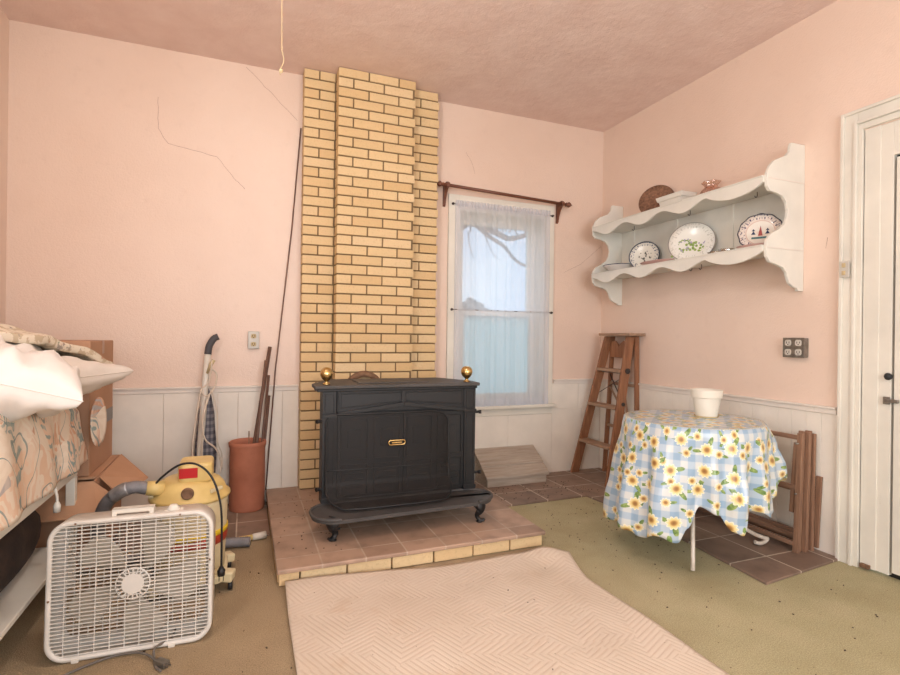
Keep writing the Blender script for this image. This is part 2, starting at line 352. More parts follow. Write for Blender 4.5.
# ------------------------------------------------------------ geometry collector
class G:
    def __init__(s): s.v = []; s.f = []; s.mi = []; s.sm = []; s.tint = []; s.uv = []; s.x = Matrix.Identity(4); s.t = 0.5
    def add(s, vs, fs, mi=0, sm=False, uvs=None):
        o = len(s.v); s.v += [tuple(s.x @ Vector(p)) for p in vs]
        s.uv += uvs if uvs else [(0, 0)] * len(vs)
        for f in fs: s.f.append([o + i for i in f]); s.mi.append(mi); s.sm.append(sm); s.tint.append(s.t)
        return s
    def box(s, x0, x1, y0, y1, z0, z1, mi=0):
        if x0 > x1: x0, x1 = x1, x0
        if y0 > y1: y0, y1 = y1, y0
        if z0 > z1: z0, z1 = z1, z0
        vs = [(x, y, z) for z in (z0, z1) for y in (y0, y1) for x in (x0, x1)]
        return s.add(vs, [(0, 2, 3, 1), (4, 5, 7, 6), (0, 1, 5, 4), (2, 6, 7, 3), (0, 4, 6, 2), (1, 3, 7, 5)], mi)
    def bar(s, a, b, w, h, up=(0, 0, 1), mi=0):
        a, b = Vector(a), Vector(b); d = (b - a).normalized(); up = Vector(up)
        r = d.cross(up)
        if r.length < 1e-4: r = d.cross(Vector((0, 1, 0)))
        r.normalize(); u = r.cross(d)
        vs = []
        for p in (a, b):
            for i, j in ((-1, -1), (1, -1), (1, 1), (-1, 1)): vs.append(p + r * i * w / 2 + u * j * h / 2)
        return s.add(vs, [(0, 1, 2, 3), (7, 6, 5, 4), (0, 4, 5, 1), (1, 5, 6, 2), (2, 6, 7, 3), (3, 7, 4, 0)], mi)
    def tube(s, pts, r, n=8, mi=0, closed=False, flat=None, smooth=0):
        pts = [Vector(p) for p in pts]
        rr = r if isinstance(r, (list, tuple)) else [r] * len(pts)
        if smooth:
            q = []; q2 = []; L = len(pts)
            for i in range(L - (0 if closed else 1)):
                p0 = pts[i - 1] if (i or closed) else pts[0]; p1 = pts[i]; p2 = pts[(i + 1) % L]
                p3 = pts[(i + 2) % L] if (i + 2 < L or closed) else pts[-1]
                for k in range(smooth):
                    t = k / smooth
                    q.append(.5 * ((2 * p1) + (p2 - p0) * t + (2 * p0 - 5 * p1 + 4 * p2 - p3) * t * t + (3 * p1 - p0 - 3 * p2 + p3) * t ** 3))
                    q2.append(rr[i] * (1 - t) + rr[(i + 1) % L] * t)
            if not closed: q.append(pts[-1]); q2.append(rr[-1])
            pts, rr = q, q2
        L = len(pts); vs = []; nrm = None
        for i, p in enumerate(pts):
            d = (pts[(i + 1) % L] - pts[i - 1]) if closed else (pts[min(i + 1, L - 1)] - pts[max(i - 1, 0)])
            d.normalize()
            if nrm is None:
                nrm = d.cross(Vector((0, 0, 1)))
                if nrm.length < .05: nrm = d.cross(Vector((1, 0, 0)))
            nrm = (nrm - d * nrm.dot(d)).normalized(); bi = d.cross(nrm)
            fl = flat or (1, 1)
            for k in range(n):
                a = 2 * PI * k / n; vs.append(p + nrm * math.cos(a) * rr[i] * fl[0] + bi * math.sin(a) * rr[i] * fl[1])
        fs = []
        for i in range(L if closed else L - 1):
            j = (i + 1) % L
            for k in range(n): fs.append((i * n + k, i * n + (k + 1) % n, j * n + (k + 1) % n, j * n + k))
        s.add(vs, fs, mi, True)
        if not closed:
            o = len(s.v) - len(vs)
            for ring, rev in ((0, True), (L - 1, False)):
                f = [o + ring * n + k for k in range(n)]
                s.f.append(f[::-1] if rev else f); s.mi.append(mi); s.sm.append(False); s.tint.append(s.t)
        return s
    def cyl(s, a, b, r, n=16, mi=0, r2=None): return s.tube([a, b], [r, r if r2 is None else r2], n, mi)
    def lathe(s, prof, c=(0, 0, 0), n=32, mi=0, sx=1, sy=1, sm=True, polar=False):
        vs = []; uvs = []; rm = max(p[0] for p in prof)
        for (r, z) in prof:
            for k in range(n):
                a = 2 * PI * k / n
                vs.append((c[0] + r * math.cos(a) * sx, c[1] + r * math.sin(a) * sy, c[2] + z)); uvs.append((r / rm, (k / n if k <= n / 2 else 1 - k / n)))
        fs = [(i * n + k, i * n + (k + 1) % n, (i + 1) * n + (k + 1) % n, (i + 1) * n + k) for i in range(len(prof) - 1) for k in range(n)]
        return s.add(vs, fs, mi, sm, uvs)
    def prism(s, poly, f, a, b, mi=0):
        """poly: 2-D outline (ccw); f(u, v, w) -> point; extruded from w=a to w=b"""
        n = len(poly); vs = [f(u, v, w) for w in (a, b) for u, v in poly]
        fs = [tuple(range(n))[::-1], tuple(range(n, 2 * n))] + [(i, (i + 1) % n, n + (i + 1) % n, n + i) for i in range(n)]
        return s.add(vs, fs, mi)
    def grid(s, f, nu, nv, mi=0, wrap=False, uv=None, sm=True):
        vs = []; uvs = []
        for j in range(nv + 1):
            for i in range(nu + (0 if wrap else 1)):
                vs.append(f(i / nu, j / nv)); uvs.append(uv(i / nu, j / nv) if uv else (i / nu, j / nv))
        w = nu if wrap else nu + 1
        fs = [(j * w + i, j * w + (i + 1) % w, (j + 1) * w + (i + 1) % w, (j + 1) * w + i) for j in range(nv) for i in range(nu)]
        return s.add(vs, fs, mi, sm, uvs)
    def build(s, name, mats, parent=None, bevel=0, solid=0, subd=0, seg=2, label=None):
        me = bpy.data.meshes.new(name); me.from_pydata(s.v, [], s.f)
        mats = mats if isinstance(mats, (list, tuple)) else [mats]
        for m in mats: me.materials.append(MT[m] if isinstance(m, str) else m)
        me.polygons.foreach_set('material_index', s.mi); me.polygons.foreach_set('use_smooth', s.sm)
        uvl = me.uv_layers.new(name='UVMap')
        ul = [0.0] * (2 * len(me.loops))
        for i, lp in enumerate(me.loops): ul[2 * i], ul[2 * i + 1] = s.uv[lp.vertex_index]
        uvl.data.foreach_set('uv', ul)
        at = me.attributes.new('tint', 'FLOAT', 'FACE'); at.data.foreach_set('value', s.tint)
        me.update(); o = bpy.data.objects.new(name, me); COL.objects.link(o)
        if parent:
            o.parent = parent; o.matrix_parent_inverse = abs_mat(parent).inverted()
        if subd:
            md = o.modifiers.new('s', 'SUBSURF'); md.levels = md.render_levels = subd
        if solid:
            md = o.modifiers.new('t', 'SOLIDIFY'); md.thickness = solid; md.offset = 0
        if bevel:
            md = o.modifiers.new('b', 'BEVEL'); md.width = bevel; md.segments = seg; md.limit_method = 'ANGLE'; md.angle_limit = R(40)
        if label: o['label'] = label
        return o

def abs_mat(o):
    return Matrix.Translation(o.location) if o.type == 'EMPTY' else Matrix.Identity(4)
def thing(name, label, cat, loc=(0, 0, 0), group=None):
    o = bpy.data.objects.new(name, None); o.empty_display_size = .05; COL.objects.link(o); o.location = loc
    return tag(o, label, cat, group)
def tag(o, label, cat, group=None):
    o['label'] = label; o['category'] = cat
    if group: o['group'] = group
    return o
def struct(o, label=None):
    o['kind'] = 'structure'
    if label: o['label'] = label
    return o
XY = lambda u, v, w: (u, v, w)      # outline in plan, extruded upwards
XZ = lambda u, v, w: (u, w, v)      # outline in front view
YZ = lambda u, v, w: (w, u, v)
def rrect(x0, x1, y0, y1, r, n=6):
    p = []
    for cx, cy, a0 in ((x1 - r, y0 + r, -90), (x1 - r, y1 - r, 0), (x0 + r, y1 - r, 90), (x0 + r, y0 + r, 180)):
        for k in range(n + 1):
            a = R(a0 + 90 * k / n); p.append((cx + r * math.cos(a), cy + r * math.sin(a)))
    return p
def disc(r, n=20, cx=0, cy=0): return [(cx + r * math.cos(2 * PI * k / n), cy + r * math.sin(2 * PI * k / n)) for k in range(n)]
def lerp(a, b, t): return a + (b - a) * t
def interp(x, pts):
    if x <= pts[0][0]: return pts[0][1]
    for (a, b), (c, d) in zip(pts, pts[1:]):
        if x <= c:
            t = (x - a) / (c - a); t = t * t * (3 - 2 * t); return b + (d - b) * t
    return pts[-1][1]

XL, XR, YB, H, YF = -1.31, 2.942, 3.82, 2.985, -1.9
# ============================================================ SETTING
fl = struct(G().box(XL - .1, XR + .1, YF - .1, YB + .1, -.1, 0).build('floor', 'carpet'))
def tiles(poly, z, name, label):
    g = G().prism(poly, XY, .0005, z, 0)
    o = g.build(name, 'ptile', fl, bevel=.003); o['label'] = label; return o
tiles([(1.50, 3.15), (2.33, 3.17), (2.385, 2.66), (2.30, 1.735), (2.935, 1.80), (2.935, 3.81), (1.50, 3.81)], .014, 'tile_border', 'brown quarry tiles under the window and along the right wall')
tiles([(-1.3, 3.17), (.15, 3.15), (.15, 3.81), (-1.3, 3.81)], .012, 'tile_border', 'brown quarry tiles under the clay pipe')
ce = struct(G().box(XL - .1, XR + .1, YF - .1, YB + .1, H, H + .1).build('ceiling', 'ceil'))
WX0, WX1, WZ0, WZ1 = 1.56, 2.35, .60, 2.17     # window opening
g = G()
g.box(XL - .1, WX0, YB, YB + .2, 0, H); g.box(WX1, XR + .1, YB, YB + .2, 0, H)
g.box(WX0, WX1, YB, YB + .2, 0, WZ0); g.box(WX0, WX1, YB, YB + .2, WZ1, H)
wb = struct(g.build('wall_back', 'wall'))
for pts in ([(.161, 117), (.162, 146)],):
    pass
def crack(pts, parent, r=.0011):
    q = []
    for a, b in zip(pts, pts[1:]):
        for k in range(6):
            t = k / 6; p = Vector(a).lerp(Vector(b), t)
            w = .006 * noise.noise(p * 23)
            q.append((p.x + w, p.y, p.z + .8 * w))
    q.append(pts[-1])
    G().tube(q, r, 4).build('crack', 'crack', parent)
Yc = YB - .0004
crack([(-.535, Yc, 2.67), (-.53, Yc, 2.47), (-.475, Yc, 2.38), (-.185, Yc, 2.335), (-.09, Yc, 2.22), (-.01, Yc, 2.14)], wb)
crack([(-.01, Yc, 2.97), (.11, Yc, 2.86), (.33, Yc, 2.66)], wb)
crack([(2.55, Yc, 1.72), (2.72, Yc, 1.80), (2.93, Yc, 1.97)], wb, .0009)
crack([(1.62, Yc, 2.62), (1.67, Yc, 2.55), (1.70, Yc, 2.46)], wb, .0009)
struct(G().box(XL - .1, XL, .5, YB, 0, H).box(XL - .1, XL, YF, -.9, 0, H).box(XL - .1, XL, -.9, .5, 0, .7).box(XL - .1, XL, -.9, .5, 2.3, H).build('wall_left', 'wall'))  # opening in this wall is added for the side fill lamp
DY0, DY1, DZ = .62, 1.715, 2.235   # door opening in the right wall
g = G().box(XR, XR + .12, DY1, YB, 0, H).box(XR, XR + .12, YF, DY0, 0, H).box(XR, XR + .12, DY0, DY1, DZ, H)
wr = struct(g.build('wall_right', 'wall'))
Xc = XR - .0004
crack([(Xc, 2.0, 1.03), (Xc, 1.955, 1.045), (Xc, 1.95, .985), (Xc, 1.97, .975)], wr, .001)
crack([(Xc, 1.89, 1.72), (Xc, 1.90, 1.66)], wr, .001)
# front wall with an opening added for the unseen fill lamp behind the camera
g = G().box(XL, -.3, YF - .1, YF, 0, H).box(1.9, XR, YF - .1, YF, 0, H).box(-.3, 1.9, YF - .1, YF, 0, .75).box(-.3, 1.9, YF - .1, YF, 2.35, H)
struct(g.build('wall_front', 'wall'))

# wainscot (trim_1 back left, trim_2 back right, trim_3 right wall)
def wainscot(name, segs, z1, axis, plane, out, parent=None):
    g = G()
    for a, b in segs:
        if axis == 'x': g.box(a + .0008, b - .0008, plane - out, plane, .0, z1)
        else: g.box(plane - out, plane, a + .0006, b - .0006, 0, z1)
    return struct(g.build(name, 'wains', bevel=.0012))
def cuts(a, b, w, jit=0):
    n = max(1, round((b - a) / w)); c = [a + (b - a) * i / n + (random.uniform(-jit, jit) if 0 < i < n else 0) for i in range(n + 1)]
    return list(zip(c, c[1:]))
RZ0, RZ1 = .775, .803
def rail_x(name, a, b, parent):
    g = G().box(a, b, YB - .03, YB, RZ1 - .012, RZ1).box(a, b, YB - .02, YB, RZ0 - .012, RZ1 - .012)
    g.build('chair_rail', 'railp', parent, bevel=.003)
t = wainscot('trim_1', [(-1.31, -1.02), (-1.02, -.78), (-.78, -.48), (-.48, -.16), (-.16, -.035), (-.035, .25), (.25, .358)], .77, 'x', YB, .013)
rail_x('r', XL, .358, t)
t = wainscot('trim_2', [(1.35, 1.60), (1.60, 2.02), (2.02, 2.435), (2.435, 2.74), (2.74, 2.93)], .55, 'x', YB, .013)
g = G().box(2.438, 2.70, YB - .013, YB, .55, .77).box(2.703, 2.93, YB - .013, YB, .55, .77).box(1.35, 1.455, YB - .013, YB, .55, .77)
g.build('upper_board', 'wains', t, bevel=.002)
rail_x('r', 2.45, 2.912, t)
G().box(1.35, 1.46, YB - .03, YB, RZ1 - .012, RZ1).build('chair_rail', 'railp', t, bevel=.003)
t = wainscot('trim_3', cuts(1.822, 3.806, .083), .77, 'y', XR, .012)
g = G().box(XR - .03, XR, 1.824, 3.79, RZ1 - .012, RZ1).box(XR - .02, XR - .0, 1.824, 3.79, RZ0 - .012, RZ1 - .012)
g.build('chair_rail', 'railp', t, bevel=.003)

# window_1
win = struct(G().box(1.472, 1.556, YB - .024, YB, .56, 2.27).box(2.35, 2.432, YB - .024, YB, .56, 2.27)
             .box(1.556, 2.35, YB - .024, YB, 2.165, 2.27).build('window_1', 'trimw', bevel=.003))
g = G().box(1.556, 1.572, YB - .02, YB + .19, .60, 2.165).box(2.334, 2.35, YB - .02, YB + .19, .60, 2.165).box(1.572, 2.334, YB - .02, YB + .19, 2.149, 2.165)
g.build('jamb', 'trimw', win)
G().box(1.445, 2.455, YB - .06, YB + .19, .575, .60).box(1.472, 2.432, YB - .022, YB, .515, .575).build('sill', 'trimw', win, bevel=.004)
def sash(y, z0, z1, bot, top, name):
    x0, x1 = 1.574, 2.332; st = .078
    s = G().box(x0, x0 + st, y, y + .03, z0, z1).box(x1 - st, x1, y, y + .03, z0, z1).box(x0 + st, x1 - st, y, y + .03, z0, z0 + bot).box(x0 + st, x1 - st, y, y + .03, z1 - top, z1).build('sash', 'trimw', win, bevel=.002)
    return s, (x0 + st, x1 - st, z0 + bot, z1 - top)
s, (a, b, c, d) = sash(YB + .115, 1.33, 2.15, .04, .075, 'upper')
G().box(a, b, YB + .129, YB + .132, c, d).build('pane', 'glass', s)
s, (a, b, c, d) = sash(YB + .075, .60, 1.375, .09, .045, 'lower')
G().box(a, b, YB + .089, YB + .092, c, d).build('pane', 'film', s, label='hazy blue-grey lower pane')

# door_1
dr = struct(G().box(XR - .022, XR, 1.735, 1.812, 0, 2.345).box(XR - .022, XR, DY0 - .1, 1.735, 2.27, 2.345)
            .box(XR - .034, XR - .022, 1.795, 1.812, 0, 2.345).box(XR - .034, XR - .022, DY0 - .1, 1.795, 2.328, 2.345)
            .box(XR - .03, XR - .022, 1.735, 1.752, 0, 2.285).box(XR - .03, XR - .022, DY0 - .1, 1.735, 2.27, 2.286).build('door_1', 'trimw', bevel=.003))
G().box(XR - .015, XR + .11, 1.715, 1.735, 0, 2.27).box(XR - .015, XR + .11, DY0, 1.715, 2.24, 2.27).build('jamb', 'trimw', dr, bevel=.002)
lf = G().box(XR + .004, XR + .03, 1.585, 1.712, .012, 2.235).box(XR + .004, XR + .03, DY0 + .13, 1.585, 2.07, 2.235).box(XR - .002, XR + .004, 1.64, 1.712, .012, 2.235).build('door_leaf', 'trimw', dr, bevel=.002)
G().box(XR + .0, XR + .028, DY0 + .13, 1.572, .03, 2.055).build('screen_panel', 'trimw', dr, bevel=.003)
G().box(XR + .03, XR + .035, DY0 + .05, 1.60, .0, 2.2).build('dark_gap', 'black', dr)
g = G().box(XR - .012, XR + .0, 1.585, 1.612, .848, .885).box(XR - .02, XR - .006, 1.545, 1.602, .858, .875)
g.build('latch', 'steel', lf, bevel=.002)
G().lathe([(0, 0), (.014, 0), (.017, .012), (.012, .022), (0, .024)], (0, 0, 0), 14).v
g = G(); g.x = Matrix.Translation((XR, 1.592, .985)) @ Matrix.Rotation(R(-90), 4, 'Y'); g.lathe([(0, 0), (.016, 0), (.018, .01), (.011, .02), (0, .022)], n=14)
g.build('knob', 'black', lf)
G().box(XR - .024, XR - .004, 1.66, 1.70, .012, .03).build('scuff', 'rust', lf)

# ============================================================ CHIMNEY
def brick_course(g, x0, x1, yf, yb, z, L, off, hgt=.0685, gap=.010, jit=.0015):
    x = x0 - off
    while x < x1 - .004:
        a, b = max(x, x0), min(x + L - gap, x1)
        if b - a > .012:
            g.t = random.random(); j = random.uniform(0, jit)
            g.box(a, b, yf - j, yb, z + gap / 2, z + hgt - gap / 2, 0)
        x += L
cz0 = .092
g = G()
n = int((H - cz0) / .0685) + 1
for k in range(n):
    z = cz0 + k * (H - cz0) / n
    hh = (H - cz0) / n
    brick_course(g, .362, .572, 3.700, 3.80, z, .2145, .107 * ((n - k) % 2), hh)
    brick_course(g, .577, 1.125, 3.590, 3.69, z, .2145, .107 * ((n - k + 1) % 2), hh)
    brick_course(g, 1.130, 1.345, 3.696, 3.80, z, .2145, (.14 if k % 2 else 0), hh)
g.t = .5
g.box(.368, 1.339, 3.706, YB - .001, cz0, H - .002, 1); g.box(.583, 1.119, 3.597, 3.71, cz0, H - .002, 1)
ch = g.build('brick_chimney', ['brick', 'mortar'], bevel=.0018, seg=1)
tag(ch, 'tall blond brick chimney breast stepping out from the pink wall up to the ceiling', 'chimney')

# ============================================================ HEARTH
he = thing('hearth', 'low raised hearth with terracotta tile top and blond brick front under the black stove', 'hearth', (.85, 3.1, 0))
G().box(.175, 1.53, 2.515, 3.80, 0, .068).build('core', 'mortar', he)
g = G()
xs = [.155, .252, .47, .69, .91, 1.129, 1.347, 1.55]
for a, b in zip(xs, xs[1:]):
    g.t = random.random(); g.box(a + .004, b - .004, 2.495 + random.uniform(0, .004), 2.53, .003, .064)
y = 2.535
while y < 3.6:
    for xx in (.155, 1.515):
        g.t = random.random(); g.box(xx, xx + .035, y, min(y + .207, 3.79), .003, .064)
    y += .217
g.build('brick_facing', 'hbrick', he, bevel=.003)
g = G().prism([(.148, 2.462), (1.556, 2.475), (1.556, 3.10), (1.53, 3.58), (1.53, 3.80), (.148, 3.80)], XY, .068, .090)
g.build('tile_top', 'htile', he, bevel=.006)

# ============================================================ STOVE
st = thing('wood_stove', 'black cast iron Franklin stove with brass balls standing on the tiled hearth', 'stove', (.87, 3.0, .09))
CX = .87; ZB, ZT = .222, .853
plan = [(.408, 2.955), (1.326, 2.955), (1.326, 3.06), (1.20, 3.33), (.52, 3.33), (.408, 3.06)]
bd = G().prism(plan, XY, .205, ZT).build('body', 'iron', st, bevel=.004)
tp = [(.362, 2.918), (1.352, 2.918), (1.355, 3.07), (1.225, 3.36), (.50, 3.36), (.362, 3.07)]
g = G().prism(tp, XY, ZT + .001, .874)
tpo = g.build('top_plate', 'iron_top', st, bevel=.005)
tp2 = [(CX + (x - CX) * .975, 3.1 + (y - 3.1) * .93) for x, y in tp]
g = G().prism(tp2, XY, .838, ZT + .001); g.build('cornice', 'iron', bd, bevel=.004)
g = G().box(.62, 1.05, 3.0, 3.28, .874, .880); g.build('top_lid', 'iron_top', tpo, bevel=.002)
# pilasters
for x0, x1 in ((.405, .480), (1.255, 1.328)):
    g = G().box(x0, x1, 2.93, 2.955, .225, .838)
    g.box(x0 - .004, x1 + .004, 2.922, 2.955, .695, .712).box(x0 - .004, x1 + .004, 2.922, 2.955, .225, .25)
    for zz0, zz1 in ((.72, .825), (.27, .68)):
        g.tube([(x0 + .014, 2.929, zz0), (x1 - .014, 2.929, zz0), (x1 - .014, 2.929, zz1), (x0 + .014, 2.929, zz1)], .0035, 6, closed=True)
    g.build('pilaster', 'iron', st, bevel=.003)
# frieze with pediment moulding
g = G().box(.485, 1.262, 2.938, 2.956, .72, .838)
for x0, x1 in ((.51, .855), (.885, 1.24)):
    zi0 = .735 if x0 < CX else .765; zi1 = .765 if x0 < CX else .735
    g.tube([(x0, 2.937, zi0 + .01), (x1, 2.937, zi1 + .01), (x1, 2.937, .825), (x0, 2.937, .825)], .004, 6, closed=True)
g.bar((.49, 2.934, .712), (CX, 2.934, .758), .024, .022).bar((CX, 2.932, .758), (1.257, 2.932, .712), .024, .022)
g.box(.858, .882, 2.932, 2.94, .76, .835)
g.box(.49, .498, 2.932, 2.94, .72, .835).box(1.25, 1.258, 2.932, 2.94, .72, .835)
g.build('frieze', 'iron', st, bevel=.002)
# four-leaf doors
for i, (x0, x1) in enumerate(((.49, .868), (.874, 1.257))):
    g = G().box(x0, x1, 2.942, 2.957, .235, .705)
    for h_ in range(2):
        a = x0 + (x1 - x0) * h_ / 2 + .02; b = x0 + (x1 - x0) * (h_ + 1) / 2 - .02
        for z0, z1 in ((.45, .68), (.25, .42)):
            for (p, q) in (((a, z0), (b, z0)), ((b, z0), (b, z1)), ((b, z1), (a, z1)), ((a, z1), (a, z0))):
                g.bar((p[0], 2.939, p[1]), (q[0], 2.939, q[1]), .007, .010, (0, 1, 0))
        for zz in (.30, .335, .37): g.box(a + .02, b - .02, 2.934, 2.944, zz - .006, zz + .006)
        g.box(a + .035, b - .035, 2.936, 2.944, .52, .62)
    g.build('door', 'iron', st, bevel=.0015, seg=1)
# ash lip
lip = rrect(.335, 1.385, 2.655, 2.955, .135, 10)
lp = []
for (x, y) in lip:
    if y < 2.8: y += .045 * (x - .335)
    lp.append((x, y))
lo = G().prism(lp, XY, .195, .214)
rim = [(x, y, .216) for x, y in lp if y < 2.95]
lo.tube(rim, .009, 8)
lo.build('ash_lip', 'iron_top', st, bevel=.004)
def leg(x, y, sx, sy):
    g = G()
    pts = [(x, y, .205), (x + .012 * sx, y - .010 * sy, .178), (x + .010 * sx, y - .008 * sy, .155), (x - .004 * sx, y, .13), (x + .004 * sx, y - .004 * sy, .108), (x + .022 * sx, y - .014 * sy, .101), (x + .034 * sx, y - .020 * sy, .108)]
    g.tube(pts, [.040, .040, .030, .018, .0145, .0135, .010], 10, smooth=4, flat=(1, .75))
    g.box(x - .035, x + .035, y - .028, y + .028, .185, .197)
    g.lathe([(0, 0), (.018, 0), (.019, .006), (.012, .012), (0, .013)], (x + .008 * sx, y - .008 * sy, .0905), 12)
    g.tube([(x - .02, y - .024 * sy, .155), (x - .012, y - .034 * sy, .16), (x, y - .026 * sy, .15), (x + .012, y - .034 * sy, .16), (x + .02, y - .024 * sy, .155)], .006, 6, smooth=3)
    g.build('leg', 'iron', st, bevel=.002)
leg(.447, 2.735, -1, 1); leg(1.262, 2.735, 1, 1); leg(.50, 3.20, -1, -1); leg(1.20, 3.20, 1, -1)
G().box(.49, 1.21, 2.97, 3.25, .185, .206).build('bottom_plate', 'iron', st)
# finials
for x in (.432, 1.290):
    g = G().lathe([(0, .0), (.02, 0), (.021, .006), (.011, .012), (.010, .02), (.017, .026), (.024, .033), (.031, .042), (.0355, .055), (.036, .062), (.0345, .074), (.028, .087), (.016, .096), (0, .099)], (x, 2.985, .874), 28)
    g.build('finial', 'brass', st)
# hinge pins
for x, z, sx in ((.412, .675, -1), (.412, .30, -1), (1.336, .69, 1), (1.336, .318, 1)):
    g = G().tube([(x - .004 * sx, 2.945, z), (x + .022 * sx, 2.945, z)], .008, 10).tube([(x + .022 * sx, 2.945, z), (x + .036 * sx, 2.938, z)], [.011, .012], 10)
    g.build('hinge_pin', 'iron', st)
# spark screen
def prof(v):
    return (lerp(2.745, 2.895, min(1, v / .2) ** .6) if v < .2 else 2.895 + .015 * (v - .2) / .8), lerp(.232, .712, v)
X0, X1 = .425, 1.15
def scr(u, v):
    y, z = prof(v); e = 0
    if v > .84: e = .085 * (1 - math.sqrt(max(0, 1 - ((v - .84) / .16) ** 2)))
    if v < .14: e = .07 * (1 - math.sqrt(max(0, 1 - ((.14 - v) / .14) ** 2)))
    x = lerp(X0 + e * (.35 if v > .84 else 1), X1 - e, u)
    return (x, y + .02 * (2 * u - 1) ** 4, z)
sc = G().grid(scr, 24, 30).build('spark_screen', 'mesh', st)
N = 30
edge = [scr(0, j / N) for j in range(N + 1)] + [scr(i / 12, 1) for i in range(1, 12)] + [scr(1, 1 - j / N) for j in range(N + 1)] + [scr(1 - i / 12, 0) for i in range(1, 12)]
G().tube(edge, .006, 8, closed=True).build('frame', 'iron', sc)
G().tube([scr(i / 16, .36) for i in range(17)], .004, 6).tube([scr(i / 16, .08) for i in range(2, 15)], .003, 6).build('cross_wire', 'iron', sc)
hx, hz, hy = .818, .545, 2.884
g = G().tube([(hx + .036 * math.copysign(1, math.cos(a)) * 1 + .012 * math.cos(a), hy, hz + .013 * math.sin(a)) for a in [R(-80 + 20 * k) for k in range(9)] + [R(100 + 20 * k) for k in range(9)]], .0048, 8, closed=True)
g.box(hx - .03, hx + .03, hy - .002, hy + .002, hz - .004, hz + .004)
g.build('handle', 'brass', sc, label='small brass pull')
# flue
g = G().tube([(.775, 3.33, .765), (.775, 3.586, .765)], .085, 28); g.build('flue_pipe', 'iron', st)
g = G(); g.x = Matrix.Translation((.775, 3.575, .768)) @ Matrix.Rotation(R(90), 4, 'X')
g.lathe([(.10, -.03), (.135, -.03), (.142, -.015), (.14, .0), (.125, .012), (.10, .012), (.10, -.03)], n=36)
g.build('flue_collar', 'rust', st)

# ============================================================ CURTAIN AND RODS
cp = thing('curtain_pole', 'brown wooden curtain pole on two carved brackets above the window', 'curtain pole', (1.92, 3.74, 2.28))
G().cyl((1.40, 3.735, 2.318), (2.50, 3.735, 2.278), .0125, 12).build('pole', 'rodwood', cp)
for x, z, sx in ((1.40, 2.318, -1), (2.50, 2.278, 1)):
    g = G(); g.x = Matrix.Translation((x, 3.735, z)) @ Matrix.Rotation(R(90 * sx), 4, 'Y')
    g.lathe([(.0125, 0), (.018, .004), (.010, .012), (.02, .022), (.023, .032), (.016, .044), (.007, .052), (.004, .062), (0, .066)], n=16)
    g.build('finial', 'rodwood', cp)
for x, z in ((1.437, 2.317), (2.468, 2.279)):
    g = G().prism([(3.818, z + .02), (3.735, z + .026), (3.715, z + .012), (3.722, z - .016), (3.745, z - .02), (3.772, z - .05), (3.795, z - .095), (3.806, z - .14), (3.818, z - .15)], lambda u, v, w: (w, u, v), x - .011, x + .011)
    g.build('bracket', 'rodwood', cp, bevel=.002)
def rod(z0, z1, label):
    o = thing('tension_rod', label, 'curtain rod', (1.95, 3.79, z0))
    G().cyl((1.50, 3.785, z0), (2.415, 3.785, z1), .0035, 8).build('rod', 'cord', o)
    for x, z in ((1.505, z0), (2.41, z1)): G().cyl((x, YB - .024, z), (x, 3.778, z), .011, 12, r2=.007).build('bracket', 'slot', o)
rod(2.195, 2.185, 'thin metal curtain rod along the top edge of the sheer curtain')
rod(1.368, 1.368, 'thin metal rod across the middle of the sheer curtain')
def cur(u, v):
    x = 1.52 + .86 * u; z = lerp(.585, 2.205, v)
    a = .010 + .012 * (1 - abs(v - .5) * .4)
    pin = min(1, abs(z - 2.19) * 14 + .25) * min(1, abs(z - 1.368) * 7 + .4)
    y = 3.782 + a * pin * (math.sin(u * 60 + 1.5 * math.sin(u * 13)) * .5 + .55 * math.sin(u * 31 + .8 + .4 * v) + .25 * math.sin(u * 120)) * .42
    return (x, min(y, 3.792) - .003, z)
cu = G().grid(cur, 260, 40)
co = cu.build('sheer_curtain', 'sheer'); tag(co, 'sheer white voile curtain hanging in front of the window', 'curtain')
G().grid(lambda u, v: (cur(u, v)[0], cur(u, v)[1] - .003, lerp(.586, .655, v)), 200, 2).build('hem', 'sheer', co)
G().grid(lambda u, v: (cur(u, v)[0], 3.776 + .004 * math.sin(u * 190), lerp(2.175, 2.222, v)), 300, 3).build('header', 'sheer', co)

# ============================================================ VENT BOX UNDER WINDOW
vb = thing('slanted_wooden_box', 'low weathered grey wooden box with slanted plank lid beneath the window', 'box', (1.97, 3.68, .014))
def slant(y): return lerp(.105, .262, (y - 3.56) / .235)
lidg = G()
for y0, y1 in ((3.545, 3.630), (3.636, 3.710), (3.716, 3.80)):
    vs = []
    z0, z1 = slant(y0), slant(y1)
    x0 = 1.705; x1 = 2.255
    q_ = {3.545: .0, 3.636: .004, 3.716: -.002}[y0]; z0 += q_; z1 += q_
    lidg.add([(x0, y0, z0 - .02), (x1, y0, z0 - .02), (x1 - .0, y1, z1 - .02), (x0, y1, z1 - .02), (x0, y0, z0), (x1, y0, z0), (x1, y1, z1), (x0, y1, z1)],
             [(3, 2, 1, 0), (4, 5, 6, 7), (0, 1, 5, 4), (2, 3, 7, 6), (1, 2, 6, 5), (3, 0, 4, 7)])
lidg.build('lid', 'greywood', vb, bevel=.003)
G().box(1.725, 2.24, 3.565, 3.585, .014, .09).build('front_board', 'greywood', vb, bevel=.002)
for x in (1.725, 2.222):
    G().prism([(3.585, .014), (3.798, .014), (3.798, slant(3.798) - .022), (3.585, slant(3.585) - .022)], YZ, x, x + .018).build('side_board', 'greywood', vb)

# ============================================================ LADDER
la = thing('step_ladder', 'old brown wooden step ladder leaning into the corner beside the window', 'ladder', (2.7, 3.53, .014))
def bar2(a, b, w, h, up, name, m, par=la, bev=.003): return G().bar(a, b, w, h, up).build(name, m, par, bevel=bev)
